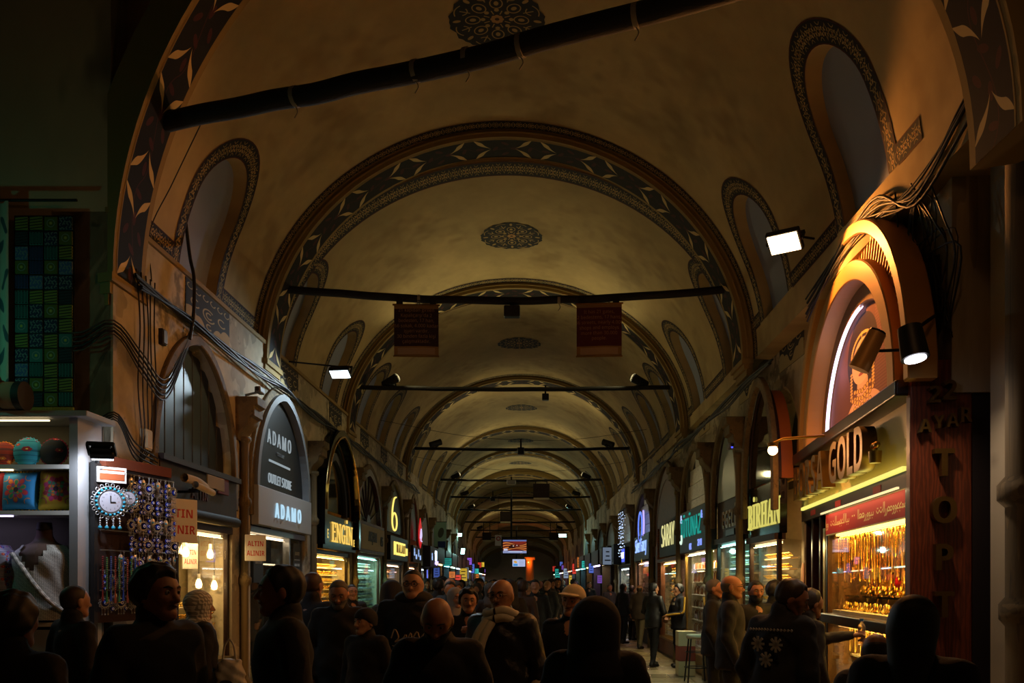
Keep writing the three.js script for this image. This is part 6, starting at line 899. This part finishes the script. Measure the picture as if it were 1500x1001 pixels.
person('bearded man in dark jacket looking down before the gold window', 497, 7.5, 849, .1, { hair: 'crop', hairC: 'grey', beard: 1, head: [0, .3], bulk: .02, drop: .02 });
person('young man looking out past the bearded man', 515, 12.5, 856, .5, { hair: 'crop', hairC: 'brown' });
person('child in black beanie and dark coat holding close to the grown-ups', 536, 6.9, 890, -.5, { hair: 'beanie', hairMat: cloth(0x0c0c0e), hem: .62, coat: 'coat', skin: 3, bulk: .02, head: [-.2, 0] });
person('person in black hooded coat seen from behind beside the silver window', 574, 9.5, 850, 2.9, { hair: 'hood', hairMat: cloth(0x0e0e10), back: 1, hem: .6, bulk: .02 });
{ const q = person('tall heavy man with glasses in a black hooded sweater', 605, 7.3, 834, -.05, { hair: 'crop', glasses: 1, fatFace: .012, fat: .04, bulk: .03, skin: 1, beard: 0, arms: { R: [[-.31, 1.12, .02], [-.2, .98, .24]] }, grip: 1 });
  mesh('chest_lettering', [tube([V(-.13, 1.2, .235), V(-.1, 1.27, .24), V(-.07, 1.2, .245), V(-.1, 1.17, .245), V(-.03, 1.2, .25), V(-.01, 1.23, .25), V(.0, 1.19, .25), V(.03, 1.24, .25), V(.04, 1.2, .25), V(.08, 1.25, .245), V(.1, 1.2, .24), V(.14, 1.24, .23)], .006, 60, 5), tube([V(-.12, 1.14, .24), V(0, 1.12, .25), V(.12, 1.16, .235)], .004, 16, 5)], mat(0x9a8a70, .8), q.o);
  const pk = 0; mesh('hood', meshSDF((x, y, z) => Math.max(Math.abs(ell(x, y, z, [0, 1.5, -.04], [.13, .07, .12])) - .018, -(z * .6 + .09)), [-.2, 1.36, -.22], [.2, 1.62, .14], .014), cloth(DARK), q.o); }
person('bald man in open dark jacket bending his head down', 640, 4.35, 873, .1, { head: [-.1, .42], lean: .12, bulk: .02, skin: 0, drop: .09, shiftHead: 1, beard: 1, hairC: 'black', arms: { L: [[.27, 1.14, .02], [.16, .98, .26]], R: [[-.27, 1.14, .02], [-.12, 1.0, .27]] } });
person('young dark haired man raising a hand to his chest', 686, 8, 862, .15, { hair: 'thick', arms: { L: [[.24, 1.12, .05], [.02, 1.33, .26]] }, grip: 1, skin: 0 });
person('woman in pale grey headscarf behind the young dark haired man', 667, 9.6, 860, .5, { hair: 'scarf', hairMat: cloth(0x77746e), hem: .5, coat: 'coat', fem: 1 });
{ const q = person('balding man with glasses and white scarf in a dark leather jacket', 735, 6.05, 847, -.35, { hair: 'ring', hairC: 'brown', glasses: 1, topR: .38, bulk: .025, skin: 0, fatFace: .005, cuff: .35, fat: .015, beard: 0, arms: { L: [[.28, 1.13, .0], [.29, .88, .12]] }, grip: 1 });
  const sm = cloth(0xb5ad98, .95), ring = Array.from({ length: 13 }, (_, i) => { const t = i / 12 * Math.PI * 2; return V(Math.sin(t) * .105, 1.49 + .02 * Math.cos(t) + .012 * Math.sin(t * 3), Math.cos(t) * .1 + .0); });
  mesh('scarf', [tube(ring, .038, 40, 8), tube(ring.map((v) => v.clone().multiply(V(1.08, 1, 1.1)).add(V(0, -.045, .01))), .032, 40, 8), tube([V(-.05, 1.45, .12), V(-.09, 1.36, .165), V(-.12, 1.24, .19), V(-.13, 1.12, .19), V(-.13, 1.02, .185)], .034, 24, 8).scale(1.15, 1, 1), tube([V(-.02, 1.44, .13), V(-.06, 1.34, .18), V(-.085, 1.22, .2), V(-.09, 1.14, .2)], .03, 24, 8)], sm, q.o);
  for (const s of [0, 1]) { const [S, E, Wr] = q.arms[s]; mesh('sleeve', rod(V(...E).lerp(V(...Wr), .3), V(...E).lerp(V(...Wr), .95), .043, .036, 14), cloth(0xa89878, .95), q.o); }
  const b = thing('red_bag', 'shiny red bag hanging from the hand of the man in the white scarf', 'bag'); q.o.updateMatrixWorld(true); const [S, E, Wr] = q.arms[0]; const hp = q.o.localToWorld(V(...Wr).lerp(V(...E), -.28)); b.position.copy(hp); mesh('bag', meshSDF((x, y, z) => Math.max(ell(x, y, z, [0, -.3, 0], [.1, .16, .05]) + .006 * Math.sin(x * 70 + y * 50), y + .17), [-.14, -.5, -.08], [.14, -.12, .08], .014), mat(0x8a1c2c, .35), b); mesh('handles', tube([V(-.05, -.19, 0), V(-.02, -.06, 0), V(0, 0, 0), V(.02, -.06, 0), V(.05, -.19, 0)], .006, 16, 5), mat(0x8a1c2c, .35), b); }
// --- middle
person('woman in off white peaked cap and dark coat', 837, 6.6, 856, -.25, { hair: 'cap', hairMat: cloth(0xcbb894, .95), under: 'short', hairC: 'brown', fem: 1, skin: 1, hem: .55, coat: 'coat', head: [-.15, 0, -.12], hatUp: .02 });
person('person in a black hooded coat walking away before the woman in the cap', 872, 3.95, 874, 3.05, { hair: 'hood', hairMat: cloth(0x0e0d0e), back: 1, hem: .5, bulk: .035, coat: 'coat', hatUp: .03, head: [-.35, 0] });
// --- east half
person('man in grey shirt and open dark jacket facing up the street', 893, 27, 856, .3, { hair: 'short', hairC: 'grey', top: 0x3a4046, legs: 0x101012 });
person('man in navy suit standing before the bluish lit shop', 913, 23.8, 855, 2.2, { hair: 'short', top: 0x14182a, legs: 0x161c30, back: 1 });
person('man in black coat half hidden by the man in the navy suit', 926, 25.2, 858, 2.4, { hair: 'short', top: 0x0f0f12, back: 1, hem: .6 });
person('bald man in brown jacket and khaki trousers', 937, 22, 857, 2.6, { hair: 'ring', hairC: 'brown', top: 0x2c2018, legs: 0x5a5442, back: 1, stride: .12, bulk: .03 });
person('man in black leather jacket seen from behind near the amber doorway', 957, 17.4, 854, 2.4, { hair: 'short', top: 0x0e0e10, topR: .45, legs: 0x0d0d10, stride: .1, back: 1, head: [-.3, 0], arms: { L: [[.26, 1.14, .02], [.17, 1.0, .2]], R: [[-.26, 1.14, .02], [-.17, 1.0, .2]] } });
{ const q = person('man in dark jacket with yellow sleeve stripes and arms folded', 994, 17.2, 856, -1.25, { hair: 'thick', top: 0x12141c, legs: 0x0e1018, skin: 0, arms: { L: [[.27, 1.14, .06], [.04, 1.1, .24]], R: [[-.27, 1.14, .06], [-.02, 1.06, .25]] } }); const ym = cloth(0xb0861c, .8);
  for (const s of [0, 1]) { const [S, E, Wr] = q.arms[s].map((a) => V(...a)), out = V(s ? -.062 : .062, .03, -.01); mesh('sleeve_stripe', tube([S.clone().add(out).add(V(0, .03, 0)), S.clone().lerp(E, .5).add(out), E.clone().add(out.clone().multiplyScalar(.85)).add(V(0, 0, .01)), E.clone().lerp(Wr, .5).add(V(0, .0, .058)), Wr.clone().add(V(0, 0, .046))], .022, 30, 6), ym, q.o); } mesh('chest_patch', rbox(.1, .05, .012, .004, .07, 1.34, .165), mat(0xb8b4a8, .8), q.o); }
person('grey haired man turned to the spice shop window', 1046, 10.6, 848, 1.3, { hair: 'crop', hairC: 'grey', top: 0x0c0c0d, bulk: .015 });
person('bald man with glasses in a dark suit facing the gold shop', 1071, 8.8, 842, 1.35, { hair: 'ring', hairC: 'grey', glasses: 1, top: 0x0e0f18, skin: 1, bulk: .015, arms: { L: [[.27, 1.15, .06], [.2, 1.02, .27]] } });
person('dark haired bearded man facing the street between the suit and the knit sweater', 1107, 9.6, 851, .15, { hair: 'short', beard: 1, skin: 2 });
person('man with thick black hair seen from behind at the wooden arch window', 1134, 10.2, 851, 2.6, { hair: 'thick', back: 1 });
{ const q = person('man in dark knit sweater with white snowflakes looking down', 1160, 5.6, 848, 2.25, { hair: 'short', hairC: 'brown', top: 0x0a0a0d, bulk: .02, skin: 2, head: [-.9, .3], lean: .1, drop: .03, shiftHead: 1 });
  const wm = mat(0x9a9a98, .9); for (const [x, y] of [[-.07, 1.3], [.07, 1.3], [-.0, 1.2]]) mesh('knit_snowflake', Array.from({ length: 4 }, (_, k) => { const t = k * Math.PI / 4; return box(.1, .016, .006).rotateZ(t).translate(...q.up(x, y, -.158)); }), wm, q.o);
  mesh('knit_band', Array.from({ length: 14 }, (_, k) => box(.014, .014, .006).rotateZ(.78).translate(...q.up(-.16 + k * .0245, 1.395, -.125 - .02 * (1 - Math.abs(k - 6.5) / 7)))), wm, q.o); }
{ const q = person('man in brown coat reaching an arm out before the gold window', 1185, 6.9, 862, 1.7, { hair: 'short', hairC: 'brown', top: 0x241d17, skin: 0, grip: 1, arms: { L: [[.28, 1.3, .26], [.24, 1.33, .5]] }, head: [.2, .1] });
  q.o.updateMatrixWorld(true); const [S, E, Wr] = q.arms[0]; const hp = q.o.localToWorld(V(...Wr).lerp(V(...E), -.38).add(V(0, .0, 0)));
  const b = thing('water_bottle', 'small clear bottle with blue cap held up before the gold window', 'bottle'); b.position.copy(hp); mesh('bottle', lathe([[.001, -.09], [.03, -.09], [.032, -.08], [.032, .05], [.026, .075], [.013, .09], [.013, .105], [.001, .105]], 18), new THREE.MeshPhysicalMaterial({ color: 0xe8d8d0, roughness: .08, transmission: .9, thickness: .03, ior: 1.33 }), b); mesh('bottle_cap', cyl(.016, .016, .022, 0, .115, 0, 14), mat(0x2a6ab0, .4), b); mesh('wrapper', cyl(.0335, .0335, .05, 0, 0, 0, 18), mat(0xb88a80, .5), b); }
person('person in black beanie seen from behind at the gold window', 1338, 3.35, 871, 2.75, { hair: 'beanie', hairMat: cloth(0x0b0b0d), under: 'long', back: 1, hem: .6, bulk: .03, coat: 'coat', head: [-.3, 0] });
person('balding man bending low in a brown coat before the lower gold window', 1283, 4.5, 926, 2.9, { hair: 'ring', hairC: 'brown', back: 1, lean: .45, drop: .28, top: 0x1a1510, bulk: .03, shiftHead: 1, head: [0, .1] });
// --- the crowd deeper in the street: a few figures, repeated
const crowd = [
  ['person in dark jacket walking towards the camera in the deep crowd', { hair: 'short', top: 0x0e0e10, stride: .08 }, .2], ['person in black coat walking away in the deep crowd', { hair: 'thick', top: 0x09090a, hem: .5, coat: 'coat', back: 1, stride: .07 }, 3.0],
  ['person in brown coat walking away in the deep crowd', { hair: 'thick', hairC: 'brown', top: 0x2c2018, hem: .5, coat: 'coat', back: 1, fem: 1 }, 2.9], ['person in headscarf in the deep crowd', { hair: 'scarf', hairMat: cloth(0x3a3430), top: 0x1c1a1c, hem: .4, coat: 'coat', fem: 1 }, .1],
  ['bald person in grey jacket in the deep crowd', { hair: 'ring', top: 0x26282a, skin: 1 }, -.2], ['person in hooded black jacket in the deep crowd', { hair: 'hood', hairMat: cloth(0x101012), top: 0x101012, bulk: .03 }, 3.2],
].map(([label, sp, yaw], i) => ({ label, yaw, p: person(label, 800, 21 + i, 856, yaw, { ...sp, group: 'crowd deep in the street' }).o, used: 0 }));
const spots = []; for (let i = 0; i < 74; i++) { const d = 12.5 + Math.pow(i / 74, 1.3) * 44; let x; for (let t = 0; t < 30; t++) { x = mix(-3.0, 2.3, rnd()) + shift(d); const px = VX + x * F / d; if (d < 20 && (px > 790 || px < 640)) continue; if (d < 32 && px > 850) continue; if (spots.every(([a, b]) => Math.hypot(a - x, b - d) > .55)) { spots.push([x, d]); break; } } }
spots.forEach(([x, d], i) => { const c = crowd[(i * 5 + (i >> 2)) % 6], o = c.used++ ? copy(c.p) : c.p; o.position.set(x, 0, -d); o.rotation.y = c.yaw + rr(-.5, .5); o.scale.setScalar(rr(.93, 1.0)); });
// bar stool beside the spice shop
{ const o = thing('bar_stool', 'black metal bar stool with cream seat outside the spice shop', 'stool'); o.position.set(2.62, 0, -14.6); mesh('seat', lathe([[.001, 0], [.16, 0], [.17, .02], [.17, .05], [.15, .07], [.001, .075]], 24).translate(0, .72, 0), M.cream, o); for (const [x, z] of [[1, 1], [1, -1], [-1, 1], [-1, -1]]) mesh('leg', rod(V(x * .17, 0, z * .17), V(x * .11, .72, z * .11), .013), M.black, o); for (const y of [.25, .5]) mesh('foot_ring', new THREE.TorusGeometry(.215 - y * .08, .009, 6, 28).rotateX(HP).translate(0, y, 0), M.black, o); }
// ---------- cables ----------
function cable(label, pts, r, m = M.cable, group) { const o = mesh('cable', tube(pts, r, Math.max(24, pts.length * 6), 5), m); return tag(o, label, 'cable', group); }
for (let k = 0; k < 6; k++) { const pts = []; for (let d = 8.3; d < 28; d += 1.15) pts.push(V(WL + .03 + .012 * k + rr(0, .02) + (d > 12.2 && d < 13.2 || d > 17.5 && d < 18.4 || d > 25.5 ? .06 : 0) + shift(d), 4.52 - .022 * k + .035 * Math.sin(d * 1.7 + k) + rr(-.025, .02), -d)); cable('dark cable running along the western wall above the shop arches', pts, .011 + .004 * (k % 2), k % 3 ? M.cable : M.cableGrey, 'cables along the western wall'); }
for (let k = 0; k < 5; k++) { const pts = []; for (let d = 11; d < 27; d += 1.2) pts.push(V(WR - .03 - .012 * k + (d > 12.2 && d < 13.2 || d > 17.5 && d < 18.4 || d > 25.5 ? -.06 : 0), 4.45 - .03 * k + .03 * Math.sin(d * 1.5 + k) + rr(-.03, .02), -d)); cable('dark cable running along the eastern wall above the shop arches', pts, .012 + .004 * (k % 2), k % 2 ? M.cable : M.cableGrey, 'cables along the eastern wall'); }
const drop = (label, px, py, qx, qy, d, off, r = .008, wob = .05) => cable(label, Array.from({ length: 7 }, (_, i) => W(mix(px, qx, i / 6) + (i % 6 ? rr(-1, 1) * wob * 60 : 0), mix(py, qy, i / 6), d).add(V(off, 0, 0))), r);
for (let k = 0; k < 5; k++) cable('cable bundle slung from the corner pier to the shuttered arch', [V(-4.4, 3.92 - k * .03, -7.9), V(-4.05, 3.86 - k * .04, -7.86), V(-3.78, 3.98 - k * .03, -7.88), V(-3.7, 3.8 - k * .05, -8.3), V(-3.74, 3.68 - k * .05, -8.9), V(-3.76, 4.35 - k * .03, -9.6)], .008 + .003 * (k % 2), k % 2 ? M.cable : M.cableGrey, 'cables on the corner pier');
for (let k = 0; k < 4; k++) cable('cable bundle sagging below the corner pier capital', [V(-4.3, 3.12 - k * .03, -7.88), V(-3.95, 3.05 - k * .04, -7.84), V(-3.76, 3.16 - k * .02, -7.88), V(-3.74, 2.95 - k * .05, -8.25), V(-3.72, 2.86 - k * .04, -8.7)], .008, M.cable, 'cables on the corner pier');
for (let k = 0; k < 5; k++) cable('cable running down the plaster between the corner pier and the shuttered arch', [V(-3.77, 4.6, -8.35 - k * .1), V(-3.75, 4.1, -8.4 - k * .08 + rr(-.05, .05)), V(-3.76, 3.5, -8.36 - k * .1), V(-3.75, 3.0, -8.42 - k * .06), V(-3.77, 2.75, -8.4)], .007, M.cable, 'cables on the corner pier');
cable('thick conduit dropping from the vault past the first blue window to the shuttered arch', [V(-3.86, 5.6, -9.75), V(-3.8, 5.2, -9.72), V(-3.72, 4.95, -9.62), V(-3.7, 4.5, -9.55), V(-3.72, 4.25, -9.5)], .02);
cable('thin wire hanging down the plaster beside the near rib', [V(-3.3, 6.2, -8.75), V(-3.62, 5.6, -8.8), V(-3.82, 5.1, -8.75), V(-3.78, 4.6, -8.7)], .006);
{ const o = thing('junction_box', 'small dark junction box among the cables on the western wall', 'box'); o.position.set(-3.78, 4.12, -8.95); mesh('case', rbox(.05, .16, .1, .008), M.dark, o); mesh('lid', rbox(.012, .13, .08, .004, .03, 0, 0), M.grey, o); }
{ const o = thing('junction_box', 'cream junction box on the plaster beside the shuttered arch', 'box'); o.position.set(-3.77, 3.02, -8.55); mesh('case', rbox(.06, .2, .14, .008), M.cream, o); mesh('lid', rbox(.012, .17, .11, .004, .035, 0, 0), M.cream, o); }
for (let k = 0; k < 8; k++) cable('loose cable sagging above the gilded arch', [V(2.95 - rr(0, .05), 4.75 - k * .04, -9.6), V(3.0, 4.95 + rr(-.1, .1), -8.6), V(2.95, 4.9 + rr(-.12, .1), -7.7), V(2.98, 4.72 + rr(-.1, .1), -7.0), V(3.0, 4.95 + rr(-.1, .15), -6.2), V(3.1, 5.4 + rr(-.1, .1), -5.4)], .006 + .004 * (k % 3), k % 3 ? M.cable : M.cableGrey, 'loose cables above the gold shop');
for (let k = 0; k < 12; k++) cable('tangled wire hanging down the wall beside the gilded arch', [V(3.02 + rr(-.04, .04), 4.85 + rr(-.1, .1), -7.1 + rr(-.4, .3)), V(3.05, 4.5 + rr(-.2, .2), -7.0 + rr(-.4, .4)), V(3.1, 4.2 + rr(-.2, .2), -6.9 + rr(-.4, .4)), V(3.12 + rr(-.03, .05), 3.7 + rr(-.2, .1), -6.85 + rr(-.2, .3))], .005 + .003 * (k % 2), M.cable, 'tangled wires beside the gilded arch');
for (let k = 0; k < 3; k++) cable('wire strung across the street under the vault', [V(AX(20 + k * 5) - 3.1, 5.3 - k * .1, -20 - k * 5), V(AX(20) - 1, 5.0 - k * .1, -20.5 - k * 5), V(AX(20) + 1.2, 5.02 - k * .1, -21 - k * 5), V(AX(22) + 3.1, 5.35 - k * .1, -21.5 - k * 5)], .005, M.cable, 'wires strung across the street');
for (const [x, d, y, s, l] of [[WL + .25, 11.35, 4.1, 1, 'small grey camera on the first western capital'], [WR - .25, 12.4, 3.55, -1, 'small camera with blue light on the eastern wall']]) { const o = thing('wall_camera', l, 'camera'); o.position.set(x, y, -d); mesh('housing', rbox(.08, .08, .2, .02), M.grey, o); mesh('lens', rod(V(0, 0, .1), V(0, 0, .12), .025), M.blackGloss, o); mesh('mount', rod(V(0, 0, -.05), V(-s * .2, -.05, -.05), .015), M.grey, o); if (s < 0) mesh('indicator', sph(.014, 0, -.03, .1, 8), lit(0x3a40ff, 3), o); }
{ // rolled cloths over the fascia and an oval plate beside the gold shop door
  const o = thing('rolled_awning', 'rolled pale cloths lying on the fascia under the shuttered arch', 'awning'); o.position.set(-3.5, 2.62, -8.95);
  mesh('roll', [tube([V(.02, .06, .2), V(.05, .05, 0), V(.02, .02, -.35)], .045, 16, 10), tube([V(.1, .0, .12), V(.11, -.02, -.1), V(.08, -.03, -.4)], .035, 16, 10)], mat(0xb8ac94, .9), o); mesh('flap', rbox(.02, .14, .5, .006, .02, .1, -.65), mat(0x8f8878, .9), o); mesh('bracket', box(.3, .025, .04, -.1, -.05, -.1), M.iron, o); mesh('bracket', box(.3, .025, .04, -.1, .02, -.6), M.iron, o);
  const p = ORp(thing('oval_plate', 'pale oval plate on the door post of the gold shop', 'plate')); mesh('plate', new THREE.SphereGeometry(1, 20, 12).scale(.09, .17, .015).translate(-2.0, 1.72, .02), mat(0xc89a78, .6), p); mesh('bracket', box(.03, .03, .06, -2.0, 1.72, -.01), M.iron, p);
}
renderer.render(scene, camera);
